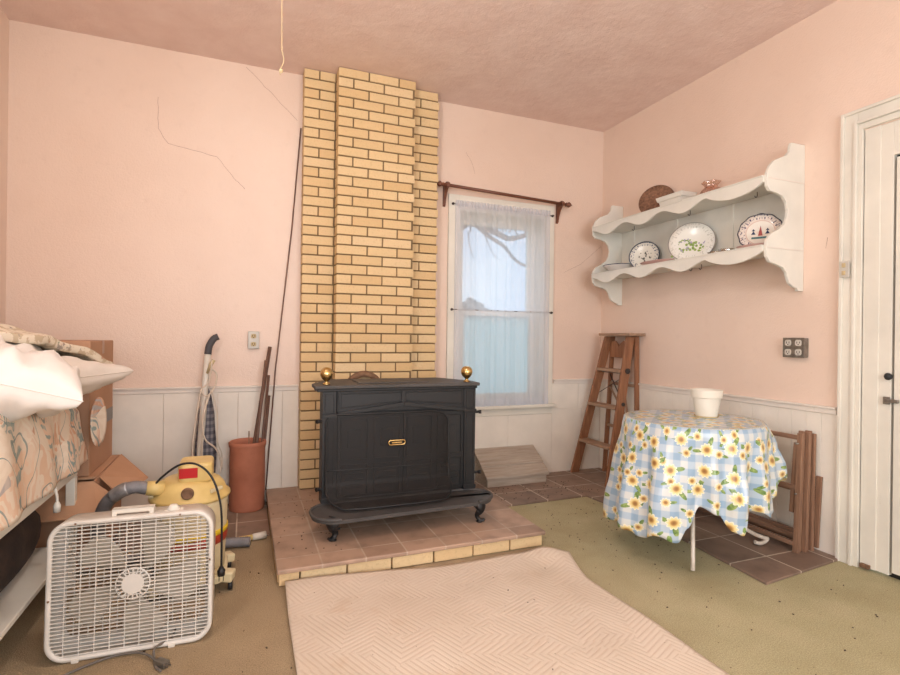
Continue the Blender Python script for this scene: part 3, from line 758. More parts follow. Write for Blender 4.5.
# front rails: boards .022 thick (Y) and .075 deep (X)
FA0, FA1 = Vector((2.64, 3.745, .055)), Vector((2.85, 3.595, 1.175))
FB0, FB1 = Vector((2.645, 3.30, .055)), Vector((2.85, 3.335, 1.175))
def rail(a, b, m='ladder', w=.022, h=.078, name='front_rail'):
    d = (b - a); g = G(); hx = h / 2; hy = w / 2
    p = []
    for q, z in ((a, .0145), (b, 1.175)):
        k = (z - a.z) / d.z; c = a + d * k
        for i, j in ((-1, -1), (1, -1), (1, 1), (-1, 1)): p.append((c.x + i * hx, c.y + j * hy, z))
    g.add(p, [(0, 3, 2, 1), (4, 5, 6, 7), (0, 1, 5, 4), (1, 2, 6, 5), (2, 3, 7, 6), (3, 0, 4, 7)])
    return g.build(name, m, la, bevel=.003)
rail(FA0, FA1); rail(FB0, FB1)
def at(a, b, z): return a + (b - a) * ((z - a.z) / (b.z - a.z))
for z in (.30, .61, .90):
    p, q = at(FA0, FA1, z), at(FB0, FB1, z)
    g = G().box(p.x - .055, p.x + .04, q.y - .0 + .010, p.y - .010, z - .011, z + .011)
    s_ = g.build('step', 'step', la, bevel=.003)
    G().cyl((p.x + .01, q.y + .012, z - .022), (p.x + .01, p.y - .012, z - .022), .004, 6).build('tie_rod', 'steel', s_)
G().box(2.775, 2.935, 3.255, 3.635, 1.178, 1.20).build('top_cap', 'step', la, bevel=.004)
# back panel under the cap with heart-shaped cut
p = at(FA0, FA1, 1.08)
g = G().prism([(3.36, 1.0), (3.585, 1.0), (3.585, 1.09), (3.56, 1.13), (3.52, 1.14), (3.49, 1.115), (3.473, 1.09), (3.455, 1.115), (3.42, 1.14), (3.38, 1.13), (3.36, 1.09)], YZ, p.x + .02, p.x + .035)
g.build('back_panel', 'ladder', la, bevel=.002)
# rear legs, folded
for (x0, y0, x1, y1) in ((2.905, 3.70, 2.905, 3.61), (2.905, 3.30, 2.905, 3.325)):
    G().bar((x0, y0, .0145), (x1, y1, 1.175), .020, .036, (1, 0, 0)).build('rear_leg', 'ladder', la, bevel=.002)
for z in (.42, .78):
    G().box(2.895, 2.913, 3.32, 3.66, z - .012, z + .012).build('rear_rung', 'step', la, bevel=.002)
for a, b in (((2.89, 3.36, .45), (2.89, 3.62, .75)), ((2.89, 3.47, .88), (2.86, 3.37, .56)), ((2.89, 3.49, .88), (2.89, 3.54, .55))):
    G().bar(a, b, .016, .007).build('brace', 'step', la)
for a, b in (((2.87, 3.40, .86), (2.79, 3.64, .70)), ((2.87, 3.60, .86), (2.79, 3.38, .70))):
    G().bar(a, b, .009, .003).build('brace', 'slot', la)
for y in (3.318, 3.342):
    pass
G().cyl((2.81, 3.306, .90), (2.81, 3.318, .90), .022, 14).build('hinge_plate', 'slot', la)
G().cyl((2.765, 3.300, .64), (2.765, 3.312, .64), .015, 12).build('hinge_plate', 'slot', la)

# ============================================================ ROUND TABLE + CLOTH
TC = Vector((2.279, 2.166, 0)); TR = .345; TZ = .722
tb = thing('round_table', 'small round side table with bent white metal legs under the sunflower cloth', 'table', (TC.x, TC.y, 0))
G().lathe([(0, TZ - .03), (TR - .012, TZ - .03), (TR, TZ - .024), (TR, TZ - .006), (TR - .006, TZ - .004), (0, TZ - .004)], (TC.x, TC.y, 0), 48).build('tabletop', 'white', tb)
for az in (226, -14, 106):
    d = Vector((math.cos(R(az)), math.sin(R(az)), 0))
    def P(r, z): q = TC + d * r; return (q.x, q.y, z)
    zf = .003 if az == 226 else .016
    pts = [P(.20, TZ - .035), P(.17, .6), P(.13, .46), P(.14, .34), P(.22, .20), P(.34, .10), P(.44, .055)]
    pts += [P(.46, zf + .035), P(.44, zf + .015), P(.41, zf + .010), P(.385, zf + .018)] if az != 226 else []
    if az == 226: pts = [P(.20, TZ - .035), P(.18, .5), P(.20, .32), P(.25, .15), P(.283, .06), P(.29, .012)]
    G().tube(pts, .0105, 10, smooth=5).build('leg', 'legp', tb)
G().tube([(TC.x + .135 * math.cos(a), TC.y + .135 * math.sin(a), .40) for a in [2 * PI * k / 24 for k in range(24)]], .005, 6, closed=True).build('ring_brace', 'legp', tb)
yaw = .81
fw = Vector((math.sin(yaw), math.cos(yaw), 0)); rt = Vector((math.cos(yaw), -math.sin(yaw), 0))
hem = [(-180, .30), (-140, .20), (-110, .15), (-90, .135), (-72, .15), (-60, .17), (-45, .165), (-35, .145), (-20, .20), (-8, .175), (-2, .25), (6, .355), (18, .33), (26, .26), (32, .245), (37, .345), (52, .33), (62, .30), (72, .33), (79, .38), (90, .46), (100, .42), (130, .34), (180, .30)]
folds = [(-95, .03), (-75, .045), (-62, .0), (-48, .035), (-34, .0), (-20, .05), (-6, .03), (4, -.028), (18, .02), (33, .045), (44, -.03), (58, .03), (70, -.01), (80, .02), (92, .06), (102, .02)]
def cloth(u, v):
    phi = -180 + 360 * u; a = R(phi)
    d = rt * math.sin(a) - fw * math.cos(a)
    hz = interp(phi, hem)
    vt = .34
    if v < vt:
        r = (TR + .004) * (v / vt); z = TZ + .0015; 
        if v > vt * .93: pass
    else:
        t = (v - vt) / (1 - vt)
        fo = interp(phi, folds) + .012 * math.sin(phi * .21) + .008 * math.sin(phi * .47 + 1)
        side = .02 + .02 * max(0, -math.sin(a))
        r = TR + .006 + (side * t + fo * min(1, t * 1.4) ** 1.2) * (1 if t > 0 else 0) + .008 * min(1, t * 14)
        z = lerp(TZ + .0015, hz, t) - .004 * min(1, t * 14)
        r += .010 * noise.noise(Vector((phi * .05, t * 4, 3))) + .0035 * t * math.sin(phi * .7 + 3 * t)
    q = TC + d * r; return (q.x, q.y, z)
def cuv(u, v):
    phi = R(-180 + 360 * u); hz = interp(math.degrees(phi), hem)
    r = TR * v / .34 if v < .34 else TR + (TZ - hz) * (v - .34) / .66
    # top uses planar coordinates, the skirt unrolls around the rim
    if v <= .34: return (r * math.sin(phi), -r * math.cos(phi))
    dr = r - TR
    return ((TR + dr * .55) * math.sin(phi) + .0 , -(TR + dr * .9) * math.cos(phi) - dr * .1)
cg = G().grid(cloth, 300, 44, wrap=True)
# unrolled skirt UV: around = arc length, down = drop; cap = planar
cg.uv = []
for j in range(45):
    v = j / 44
    for i in range(300):
        phi = -180 + 360 * i / 300; a = R(phi)
        if v < .34:
            r = TR * v / .34; cg.uv.append((r * math.sin(a) + 3, -r * math.cos(a) + 3))
        else:
            cg.uv.append((a * TR * 1.12, (TZ - interp(phi, hem)) * (v - .34) / .66))
cl = cg.build('tablecloth', 'ging', solid=.0015)
tag(cl, 'blue and white gingham oilcloth with yellow sunflowers draped over the round table', 'tablecloth')
px, py = TC.x + .125, TC.y + .02
fp = thing('flower_pot', 'empty white plastic flower pot on the sunflower tablecloth', 'flower pot', (px, py, TZ + .002))
z0 = TZ + .0025
G().lathe([(0, 0), (.054, 0), (.056, .003), (.0715, .100), (.0722, .1045), (.0728, .105), (.0785, .1055), (.0792, .1065), (.0797, .110), (.0828, .143), (.083, .147), (.0822, .1485), (.081, .149), (.076, .145), (.070, .105), (.055, .014), (0, .012)], (px, py, z0 + .003), 36).build('pot', 'potw', fp)
G().lathe([(0, 0), (.058, 0), (.065, .009), (.061, .009), (.056, .004), (0, .004)], (px, py, z0 - .001), 30).build('saucer', 'potrim', fp)

# ============================================================ DRYING RACK
rk = thing('folded_drying_rack', 'folded brown wooden drying rack leaning on the white boards behind the round table', 'drying rack', (2.86, 2.35, .014))
YN, YFAR = 1.925, 2.66
def rframe(xb, xt, zt, dy, rails, w=.018, d=.03, zb=.0145):
    for y in (YN + dy, YFAR - dy):
        G().bar((xb, y, zb), (xt, y, zt), d, w, (1, 0, 0)).build('post', 'rack', rk, bevel=.002)
    for z in rails:
        t = (z - zb) / (zt - zb); x = lerp(xb, xt, t)
        G().box(x - .009, x + .009, YN + dy + .015, YFAR - dy - .015, z - .012, z + .012).build('rail', 'rackh', rk, bevel=.002)
rframe(2.772, 2.800, .655, .0, (.63, .36, .06))
rframe(2.800, 2.826, .665, .012, (.345,), .016)
rframe(2.828, 2.850, .66, -.004, (.085,), .018)
rframe(2.854, 2.872, .665, .008, (.10,), .016)
rframe(2.880, 2.892, .65, -.002, (.05,), .018)
G().bar((2.912, 1.915, .03), (2.915, 1.90, .42), .03, .014, (1, 0, 0)).build('brace', 'rack', rk, bevel=.002)
G().bar((2.79, 1.965, .22), (2.80, 1.95, .60), .024, .012, (1, 0, 0)).build('brace', 'rack', rk, bevel=.002)
for z in (.60, .33): G().cyl((2.765, 1.93, z), (2.905, 1.93, z), .004, 8).build('bolt', 'steel', rk)

# ============================================================ OUTLETS
o1 = thing('outlet_box', 'surface mounted metal box with four sockets on the pink right wall', 'outlet', (XR, 2.055, 1.12))
G().box(XR - .038, XR - .0005, 1.985, 2.105, 1.062, 1.17).build('box', 'steel', o1, bevel=.003)
G().box(XR - .042, XR - .038, 1.983, 2.107, 1.060, 1.172).build('cover_plate', 'steel', o1, bevel=.0015)
for y in (2.015, 2.075):
    for z in (1.09, 1.143):
        g = G().prism(rrect(-.018, .018, -.017, .017, .011, 5), lambda u, v, w: (w, y - u, z + v), XR - .0445, XR - .042)
        s_ = g.build('socket', 'outletw', o1)
        g = G().box(XR - .0452, XR - .0444, y - .009, y - .006, z - .004, z + .007).box(XR - .0452, XR - .0444, y + .006, y + .009, z - .004, z + .007).box(XR - .0452, XR - .0444, y - .003, y + .003, z - .012, z - .007)
        g.build('slots', 'slot', s_)
o2 = thing('wall_outlet', 'pale two-socket outlet on the pink wall left of the chimney', 'outlet', (.058, YB, 1.11))
G().box(.022, .094, YB - .03, YB - .0005, 1.055, 1.172).build('cover_plate', 'outletw', o2, bevel=.003)
for z in (1.085, 1.14):
    s_ = G().prism(rrect(-.017, .017, -.015, .015, .010, 5), lambda u, v, w: (.058 + u, w, z + v), YB - .032, YB - .03).build('socket', 'potrim', o2)
    G().box(.049, .052, YB - .0327, YB - .032, z - .004, z + .008).box(.064, .067, YB - .0327, YB - .032, z - .004, z + .008).box(.055, .061, YB - .0327, YB - .032, z - .012, z - .007).build('slots', 'slot', s_)
o3 = thing('light_switch', 'small beige rocker switch plate on the white door casing', 'light switch', (XR - .034, 1.778, 1.53))
G().box(XR - .045, XR - .0345, 1.755, 1.802, 1.488, 1.572).build('switch_plate', 'outletw', o3, bevel=.002)
for z in (1.51, 1.55): G().box(XR - .051, XR - .045, 1.77, 1.787, z - .011, z + .011).build('rocker', 'potrim', o3, bevel=.002)

# ============================================================ CEILING LAMP AND PULL STRING
lx, ly = .10, 1.75
lm = thing('ceiling_lamp', 'bare bulb in a white porcelain lampholder with a pull string from the ceiling', 'ceiling lamp', (lx, ly, H))
G().lathe([(0, 0), (.06, 0), (.06, -.015), (.04, -.035), (.03, -.06), (0, -.06)], (lx, ly, H), 28).build('lampholder', 'potw', lm)
G().lathe([(.014, 0), (.016, -.02), (.03, -.05), (.032, -.07), (.022, -.092), (0, -.1)], (lx, ly, H - .06), 24).build('bulb', 'bulb', lm)
sy = ly; sx_ = .0975
sg = G().tube([(lx, ly - .035, H - .03), (lx - .001, ly - .05, H - .08), (sx_ + .003, ly - .05, 2.6), (sx_ - .002, ly - .05, 2.3), (sx_, ly - .05, 2.03)], .0013, 6, smooth=4)
sg.tube([(sx_, ly - .05, 2.03), (sx_ + .006, ly - .05, 2.005), (sx_ + .002, ly - .05, 1.985), (sx_ - .006, ly - .05, 1.97), (sx_ - .004, ly - .05, 1.955)], .0015, 6, smooth=4)
sg.lathe([(0, 0), (.005, .004), (.0055, .01), (0, .016)], (sx_ - .001, ly - .05, 1.96), 10).lathe([(0, 0), (.003, .003), (0, .007)], (sx_, ly - .05, 2.035), 8)
sg.build('pull_string', 'stringm', lm)

# ============================================================ WALL SHELF
sh = thing('wall_shelf', 'white scalloped two-tier wall shelf holding plates on the pink right wall', 'shelf', (XR, 2.78, 1.44))
profs = [(0, 2.262), (.11, 2.262), (.118, 2.242), (.122, 2.215), (.15, 2.185), (.20, 2.165), (.243, 2.145), (.275, 2.115), (.298, 2.07), (.30, 2.04), (.297, 2.0), (.275, 1.975), (.22, 1.968), (.175, 1.955), (.145, 1.925), (.132, 1.88), (.137, 1.84), (.16, 1.80), (.21, 1.765), (.268, 1.738), (.294, 1.70), (.30, 1.66), (.294, 1.615), (.27, 1.585), (.22, 1.575), (.165, 1.56), (.138, 1.535), (.125, 1.50), (.11, 1.475), (.075, 1.455), (.05, 1.45), (.04, 1.435), (0, 1.435)]
for y0, y1 in ((2.020, 2.038), (3.545, 3.563)):
    G().prism([(XR - .0008 - d, z) for d, z in profs], lambda u, v, w: (u, w, v), y0, y1).build('end_panel', 'shelfw', sh, bevel=.002)
XF = XR - .295
for z in (2.035, 1.655):
    G().box(XF, XR - .012, 2.038, 3.543, z, z + .018).build('shelf_board', 'shelfw', sh, bevel=.002)
G().box(XR - .011, XR - .001, 2.038, 3.543, 1.673, 2.035).build('back_panel', 'shelfw', sh)
for y in (2.48, 2.95, 3.40):
    G().box(XR - .018, XR - .011, y - .012, y + .012, 1.674, 2.034).build('batten', 'shelfw', sh, bevel=.001)
def valance(z):
    n = 120; top = [(2.038 + 1.505 * i / n, z) for i in range(n + 1)]
    bot = []
    for i in range(n, -1, -1):
        y = 2.038 + 1.505 * i / n
        s_ = (y - 2.038) / 1.505
        w = .5 - .5 * math.cos(2 * PI * s_ * 4)
        if s_ < .25: w = max(0, math.sin(PI * s_ / .25)) ** .8
        bot.append((y, z - .028 - .05 * w))
    vs = [(x, y, zz) for x in (XF - .016, XF - .001) for (y, zz) in top + bot]
    g = G(); m_ = n + 1; K = 2 * m_
    fs = []
    for i in range(n):
        a, b, c, d = i, i + 1, K - 2 - i, K - 1 - i
        fs.append((a, b, c, d)); fs.append((K + a, K + d, K + c, K + b))
        fs.append((a, K + a, K + b, b)); fs.append((d, c, K + c, K + d))
    fs += [(0, K - 1, 2 * K - 1, K), (n, n + K, n + 1 + K, n + 1)]
    g.add(vs, fs)
    g.box(XF - .022, XF, 2.038, 3.543, z, z + .006)
    return g.build('valance', 'shelfw', sh)
valance(2.053); valance(1.673)
for z, ys in ((2.033, (2.22, 2.72, 3.27)), (1.653, (2.70, 2.62))):
    for y in ys:
        G().tube([(XR - .12, y, z + .002), (XR - .12, y, z - .02), (XR - .13, y, z - .032), (XR - .142, y, z - .024)], .0022, 6, smooth=3).build('cup_hook', 'slot', sh)
for z in (2.044, 1.664):
    G().box(XR - .29, XR - .004, 2.0175, 2.020, z - .003, z + .003).build('joint_bead', 'railp', sh)

# crockery; a plate standing on edge facing -X leaning back
ZU, ZL = 2.0535, 1.6735
def plate_prof(r, d=.012, t=.004, wav=0):
    return [(0, 0), (r * .55, 0), (r * .68, d * .5), (r, d), (r * .995, d + t * .6), (r * .67, d * .5 + t), (r * .54, t), (0, t)]
def standing(name, label, cat, y, z, r, mt, lean=12, sx=1, sy=1, x=None, group=None, scal=0, face=33):
    g = G(); xx = x if x else XR - .055
    g.x = Matrix.Translation((xx, y, z + r * sy * math.cos(R(lean)) + .001)) @ Matrix.Rotation(R(face), 4, 'Z') @ Matrix.Rotation(R(lean), 4, 'Y') @ Matrix.Rotation(R(-90), 4, 'Y')
    # local: X -> up, Y -> along the wall
    n = 64; vs = []; uvs = []; pr = plate_prof(r)
    for (q, zz) in pr:
        for k in range(n):
            a = 2 * PI * k / n; m_ = 1 + scal * (q / r) ** 3 * math.cos(12 * a)
            vs.append((q * m_ * math.cos(a) * sy, q * m_ * math.sin(a) * sx, zz)); uvs.append((q / r, min(k, n - k) / n * 2))
    fs = [(i * n + k, i * n + (k + 1) % n, (i + 1) * n + (k + 1) % n, (i + 1) * n + k) for i in range(len(pr) - 1) for k in range(n)]
    g.add(vs, fs, 0, True, uvs)
    o = g.build(name, mt); tag(o, label, cat, group)
    return o, g.x
standing('woven_tray', 'round brown woven tray standing on the top shelf left of the white planter', 'tray', 3.06, ZU, .13, 'woven', 16, x=XR - .095)
# planter box
g = G()
cy = 2.81; cx = XR - .16
def rect(w, l, z): return [(cx - w, cy - l, z), (cx + w, cy - l, z), (cx + w, cy + l, z), (cx - w, cy + l, z)]
lv = [(.045, .09, 0), (.055, .10, .065), (.063, .112, .072), (.07, .12, .10), (.062, .112, .101), (.05, .095, .04), (0.045, .09, .012)]
vs = [p for w, l, z in lv for p in rect(w, l, ZU + .001 + z)]
fs = [(i * 4 + k, i * 4 + (k + 1) % 4, (i + 1) * 4 + (k + 1) % 4, (i + 1) * 4 + k) for i in range(len(lv) - 1) for k in range(4)] + [(3, 2, 1, 0), (24, 25, 26, 27)]
g.add(vs, fs); o = g.build('planter_box', 'shelfw', bevel=.002); tag(o, 'small rectangular white planter on the top shelf beside the woven tray', 'planter')
# pink glass vase
g = G(); n = 36; pr = [(.001, 0), (.036, .001), (.044, .010), (.064, .038), (.067, .06), (.052, .085), (.034, .098), (.040, .116), (.056, .132)]
vs = [((XR - .11) + r * (1 + (.10 if i > 2 else .02) * math.cos(6 * 2 * PI * k / n)) * math.cos(2 * PI * k / n), 2.56 + r * (1 + (.10 if i > 2 else .02) * math.cos(6 * 2 * PI * k / n)) * math.sin(2 * PI * k / n), ZU + .001 + z) for i, (r, z) in enumerate(pr) for k in range(n)]
fs = [(i * n + k, i * n + (k + 1) % n, (i + 1) * n + (k + 1) % n, (i + 1) * n + k) for i in range(len(pr) - 1) for k in range(n)]
o = g.add(vs, fs, 0, True).build('glass_vase', 'pinkglass', solid=.003); tag(o, 'small ruffled pinkish glass vase near the right end of the top shelf', 'vase')
# lower shelf
bx, by = XR - .165, 3.375
o = G().lathe([(0, 0), (.05, 0), (.07, .01), (.125, .055), (.132, .060), (.128, .062), (.07, .016), (0, .008)], (bx, by, ZL + .001), 40).build('enamel_bowl', 'pillow'); tag(o, 'shallow white bowl with a dark blue rim at the left end of the lower shelf', 'bowl')
G().tube([(bx + .131 * math.cos(a), by + .131 * math.sin(a), ZL + .062) for a in [2 * PI * k / 40 for k in range(40)]], .003, 6, closed=True).build('rim', 'navy', o, label='dark blue rim')
standing('floral_plate', 'blue-edged floral plate standing behind the bowl on the lower shelf', 'plate', 3.16, ZL, .115, 'plateblue', 14, x=XR - .115)
dx, dy = XR - .22, 2.92
o = G().lathe([(0, 0), (.6, 0), (.8, .12), (1, .26), (1.0, .28), (.78, .16), (.55, .04), (0, .04)], (0, 0, 0), 40)
o.v = [(dx + p[0] * .07, dy + p[1] * .15, ZL + .001 + p[2] * .12) for p in o.v]
o = o.build('oval_dish', 'rose'); tag(o, 'shallow rosy oval dish lying in front of the large white platter', 'dish')
pl, X_ = standing('oval_platter', 'large white oval platter painted with grapes in the middle of the lower shelf', 'platter', 2.70, ZL, .15, 'platter', 12, sx=1.0, sy=.94, x=XR - .125)
g = G(); random.seed(11)
for i in range(60):
    a = random.uniform(-.12, .12); b = -.085 + .06 * random.random() + .03 * math.cos(a * 20)
    q = math.hypot(a / .183, b / .14)
    if q > .93: continue
    zz = .0045 + max(0, (q - .55)) * .018
    g.x = X_ @ Matrix.Translation((b, a, zz)); g.lathe([(.001, .003), (.005, .0025), (.009, 0)], n=8, mi=0 if a < .02 or random.random() < .35 else 1)
for i in range(46):
    a = random.uniform(-.13, .13); b = .0 + .018 * math.sin(a * 40) + random.uniform(-.01, .012)
    g.x = X_ @ Matrix.Translation((b, a, .0045)); g.lathe([(.001, .001), (.0035, .0005), (.006, 0)], n=6, mi=random.choice((0, 1)))
g.build('grape_decoration', ['greend', 'violetd'], pl)
random.seed(5)
sp, X_ = standing('ship_plate', 'scallop-edged plate painted with a sailing ship at the right end of the lower shelf', 'plate', 2.20, ZL, .118, 'plateship', 14, x=XR - .115, scal=.02)
g = G(); g.x = X_ @ Matrix.Translation((0, 0, .0046))
g.prism([(-.02, -.012), (.045, 0), (-.02, .012)], XY, 0, .001, 0)
g.prism([(-.038, -.045), (-.026, -.045), (-.026, .045), (-.038, .045)], XY, 0, .001, 1)
for s_ in (-1, 1):
    g.prism([(-.01, .036 * s_ - .012), (.012, .036 * s_), (-.01, .036 * s_ + .012)][::1], XY, 0, .001, 2)
    g.prism([(.012, .036 * s_ - .009), (.026, .036 * s_), (.012, .036 * s_ + .009)], XY, 0, .001, 2)
g.build('ship_painting', ['redg', 'tealg', 'navy'], sp)
o = G().lathe([(0, 0), (.6, 0), (.8, .12), (1, .26), (1.0, .28), (.78, .16), (.55, .04), (0, .04)], (0, 0, 0), 40)
o.v = [(XR - .245 + p[0] * .04, 2.16 + p[1] * .09, ZL + .001 + p[2] * .09) for p in o.v]
o = o.build('small_dish', 'rose'); tag(o, 'small salmon pink dish lying in front of the ship plate', 'dish')
for i, (y, x, r) in enumerate(((2.46, XR - .17, .05), (2.36, XR - .2, .045))):
    g = G(); n = 30; pr = [(.01, 0), (r * .6, .001), (r * .8, .012), (r, .034), (r * .97, .036), (r * .75, .014), (r * .5, .006)]
    vs = [(x + q * (1 + .06 * math.cos(10 * 2 * PI * k / n)) * math.cos(2 * PI * k / n), y + q * (1 + .06 * math.cos(10 * 2 * PI * k / n)) * math.sin(2 * PI * k / n), ZL + .001 + z) for q, z in pr for k in range(n)]
    fs = [(a * n + k, a * n + (k + 1) % n, (a + 1) * n + (k + 1) % n, (a + 1) * n + k) for a in range(len(pr) - 1) for k in range(n)]
    o = g.add(vs, fs, 0, True).build('glass_dish', 'cleardish')
    tag(o, ('small pressed glass dish on the lower shelf next to the large platter', 'small pressed glass dish on the lower shelf next to the ship plate')[i], 'dish', 'pressed glass dishes on the lower shelf')

# ============================================================ CLAY PIPE AND POLES
pc = (.028, 3.675)
g = G().lathe([(.095, 0), (.107, 0), (.110, .01), (.110, .40), (.116, .415), (.117, .435), (.110, .441), (.10, .438), (.095, .42), (.095, 0)], (pc[0], pc[1], .0125), 48)
o = g.build('clay_pipe', 'terra'); tag(o, 'open terracotta drain pipe standing upright beside the hearth with poles in it', 'clay pipe')
def pole(pts, r, name, label, m='darkwood', n=8, group=None, sq=False):
    g = G()
    if sq: g.bar(pts[0], pts[-1], r * 2, r * 1.5)
    else: g.tube(pts, r, n)
    o = g.build(name, m); return tag(o, label, 'pole', group)
gp = 'poles standing in the clay pipe'
pole([(.010, 3.64, .026), (.162, 3.745, 1.07)], .0105, 'wooden_pole', 'tallest and thickest brown pole standing in the clay pipe', sq=True, group=gp)
pole([(.045, 3.60, .03), (.135, 3.70, .98)], .009, 'wooden_pole', 'thinner brown pole just left of the thickest one in the clay pipe', group=gp)
pole([(.085, 3.66, .026), (.158, 3.775, .875)], .009, 'wooden_pole', 'medium brown pole ending just above the chair rail in the clay pipe', group=gp)
pole([(.10, 3.70, .026), (.164, 3.78, .735)], .008, 'wooden_pole', 'shortest leaning brown pole ending below the chair rail in the clay pipe', group=gp)
pole([(.035, 3.65, .02), (.035, 3.66, .52)], .0035, 'metal_stake', 'thin rusty stake just poking out of the left of the clay pipe', 'rust')
o = G().tube([(.147, 3.755, .0955), (.20, 3.785, .9), (.30, 3.80, 1.9), (.352, 3.806, 2.605)], .0048, 8).build('fishing_pole', 'darkwood')
o.location.x = 0.0
tag(o, 'very long thin dark pole leaning up the wall against the chimney edge', 'pole')

# ============================================================ UPRIGHT VACUUM (stick)
uv = thing('upright_vacuum', 'old white upright vacuum with a grey plaid bag and looped cord against the wall', 'vacuum cleaner', (-.215, 3.62, .012))
def Lp(x, z): return (x, lerp(3.60, 3.715, z / 1.15), z)
G().tube([Lp(-.218, 1.02), Lp(-.230, .84), Lp(-.250, .45), Lp(-.256, .25)], .020, 10).build('handle_tube', 'white', uv)
G().tube([Lp(-.218, 1.02), Lp(-.210, 1.075), Lp(-.185, 1.12), Lp(-.158, 1.135)], .022, 10, smooth=4).build('grip', 'dgrey', uv)
G().tube([(-.220, 3.67, .90), (-.195, 3.66, .96), (-.18, 3.66, .985)], [.008, .013, .012], 8, flat=(1, 1)).build('cord_hook', 'potrim', uv)
def bag(u, v):
    a = 2 * PI * u; w = interp(v, [(0, .055), (.3, .06), (.7, .045), (.92, .026), (1, .008)])
    return (-.222 + w * math.cos(a) * (1 + .1 * math.sin(6 * a)), 3.635 + .09 * v + w * .7 * math.sin(a), lerp(.22, .80, v))
G().grid(bag, 28, 20, wrap=True).build('dust_bag', 'plaid', uv)
G().box(-.30, -.13, 3.50, 3.68, .02, .08).box(-.28, -.15, 3.56, 3.68, .08, .24).build('floor_head', 'white', uv, bevel=.015)
cordp = [(-.19, 3.655, .985), (-.205, 3.63, .85), (-.25, 3.62, .80), (-.215, 3.61, .76), (-.17, 3.64, .82), (-.165, 3.66, .90), (-.20, 3.65, .93)]
cg2 = G().tube(cordp, .0052, 6, smooth=5)
cg2.tube([(-.25, 3.62, .80), (-.275, 3.59, .62), (-.29, 3.57, .40), (-.24, 3.56, .32), (-.235, 3.58, .55), (-.215, 3.60, .74)], .0052, 6, smooth=5)
cg2.tube([(-.20, 3.61, .77), (-.235, 3.57, .62), (-.22, 3.56, .50), (-.16, 3.56, .44), (-.13, 3.56, .36), (-.13, 3.56, .28)], .0052, 6, smooth=5)
cg2.tube([(-.19, 3.62, .80), (-.155, 3.60, .65), (-.15, 3.58, .48), (-.125, 3.58, .40), (-.12, 3.58, .3)], .0036, 6, smooth=5)
cg2.build('cord', 'beigecord', uv)

# ============================================================ SHOP VACUUM
vx, vy = -.222, 2.665
sv = thing('shop_vacuum', 'yellow and cream canister shop vacuum with a red panel behind the white box fan', 'vacuum cleaner', (vx, vy, 0))
G().lathe([(0, .07), (.135, .07), (.147, .08), (.150, .16), (.153, .20), (.158, .38), (.160, .405), (0, .405)], (vx, vy, 0), 40).build('tank', 'cream', sv)
G().lathe([(.1525, .205), (.1565, .207), (.1595, .243), (.155, .245)], (vx, vy, 0), 40).lathe([(.156, .246), (.1598, .247), (.1605, .268), (.155, .269)], (vx, vy, 0), 40, mi=1).build('stripe_band', ['striper', 'stripey'], sv, label='red and yellow stripe band')
G().lathe([(.14, .402), (.166, .404), (.170, .412), (.168, .422), (.152, .432), (.144, .458), (.125, .482), (.10, .496), (0, .50)], (vx, vy, 0), 44).build('lid', 'yellow', sv)
mh = G().prism(rrect(vx - .045, vx + .095, vy - .10, vy + .07, .03, 5), XY, .488, .575).build('motor_head', 'yellow', sv, bevel=.014, seg=3)
G().box(vx - .038, vx + .036, vy - .104, vy - .098, .512, .556).build('switch_panel', 'red', mh, bevel=.002, label='red switch panel')
g = G(); g.x = Matrix.Translation((vx + .0, vy - .145, .456)) @ Matrix.Rotation(R(78), 4, 'X')
g.lathe([(0, .006), (.014, .006), (.017, .010), (.024, .010), (.026, .0), (.022, -.02)], n=22)
g.build('exhaust_port', 'rust', sv)
G().bar((vx + .09, vy - .13, .453), (vx + .135, vy - .085, .458), .012, .016).bar((vx - .15, vy - .07, .43), (vx - .15, vy - .03, .47), .02, .02).build('latch', 'cream', sv, bevel=.003)
G().tube([(vx - .10, vy - .07, .47), (vx - .165, vy - .08, .478)], [.034, .03], 18).build('inlet', 'yellow', sv)
base = G().prism(rrect(vx - .16, vx + .16, vy - .16, vy + .16, .07, 6), XY, .045, .078)
base.bar((vx + .10, vy - .09, .07), (vx + .19, vy - .115, .06), .06, .045)
base.bar((vx + .10, vy + .10, .06), (vx + .18, vy + .14, .05), .06, .04).bar((vx - .08, vy - .1, .06), (vx - .15, vy - .16, .05), .05, .035)
base.build('dolly_base', 'cream', sv, bevel=.008)
for x, y in ((vx + .175, vy - .115), (vx + .165, vy + .125), (vx - .14, vy - .15), (vx - .14, vy + .14)):
    G().cyl((x - .01, y, .021), (x + .01, y, .021), .0205, 14).build('caster', 'black', sv)
hp = [(vx - .165, vy - .08, .478), (vx - .21, vy - .09, .49), (vx - .27, vy - .085, .47), (vx - .33, vy - .04, .40), (vx - .37, vy + .04, .26), (vx - .36, vy + .13, .10), (vx - .28, vy + .27, .045), (vx - .05, vy + .36, .038), (vx + .14, vy + .375, .032), (.045, 3.02, .030)]
g = G(); q = G().tube(hp, .026, 4, smooth=10)
cent = [sum((Vector(q.v[i * 4 + k]) for k in range(4)), Vector()) / 4 for i in range(len(q.v) // 4)]
fine = []; 
for a, b in zip(cent, cent[1:]):
    for k in range(2): fine.append(a.lerp(b, k / 2))
rs = [.024 if i % 2 else .0275 for i in range(len(fine))]
hs = g.tube(fine, rs, 16).build('hose', 'grey', sv)
G().tube([tuple(c) for c in cent[14:24]], .029, 14).build('tape_wrap', 'foil', hs, label='silver duct tape wrap')
wd = G().tube([(-.20, 3.07, .022), (.07, 3.105, .022)], .015, 14).build('wand', 'yellow', sv)
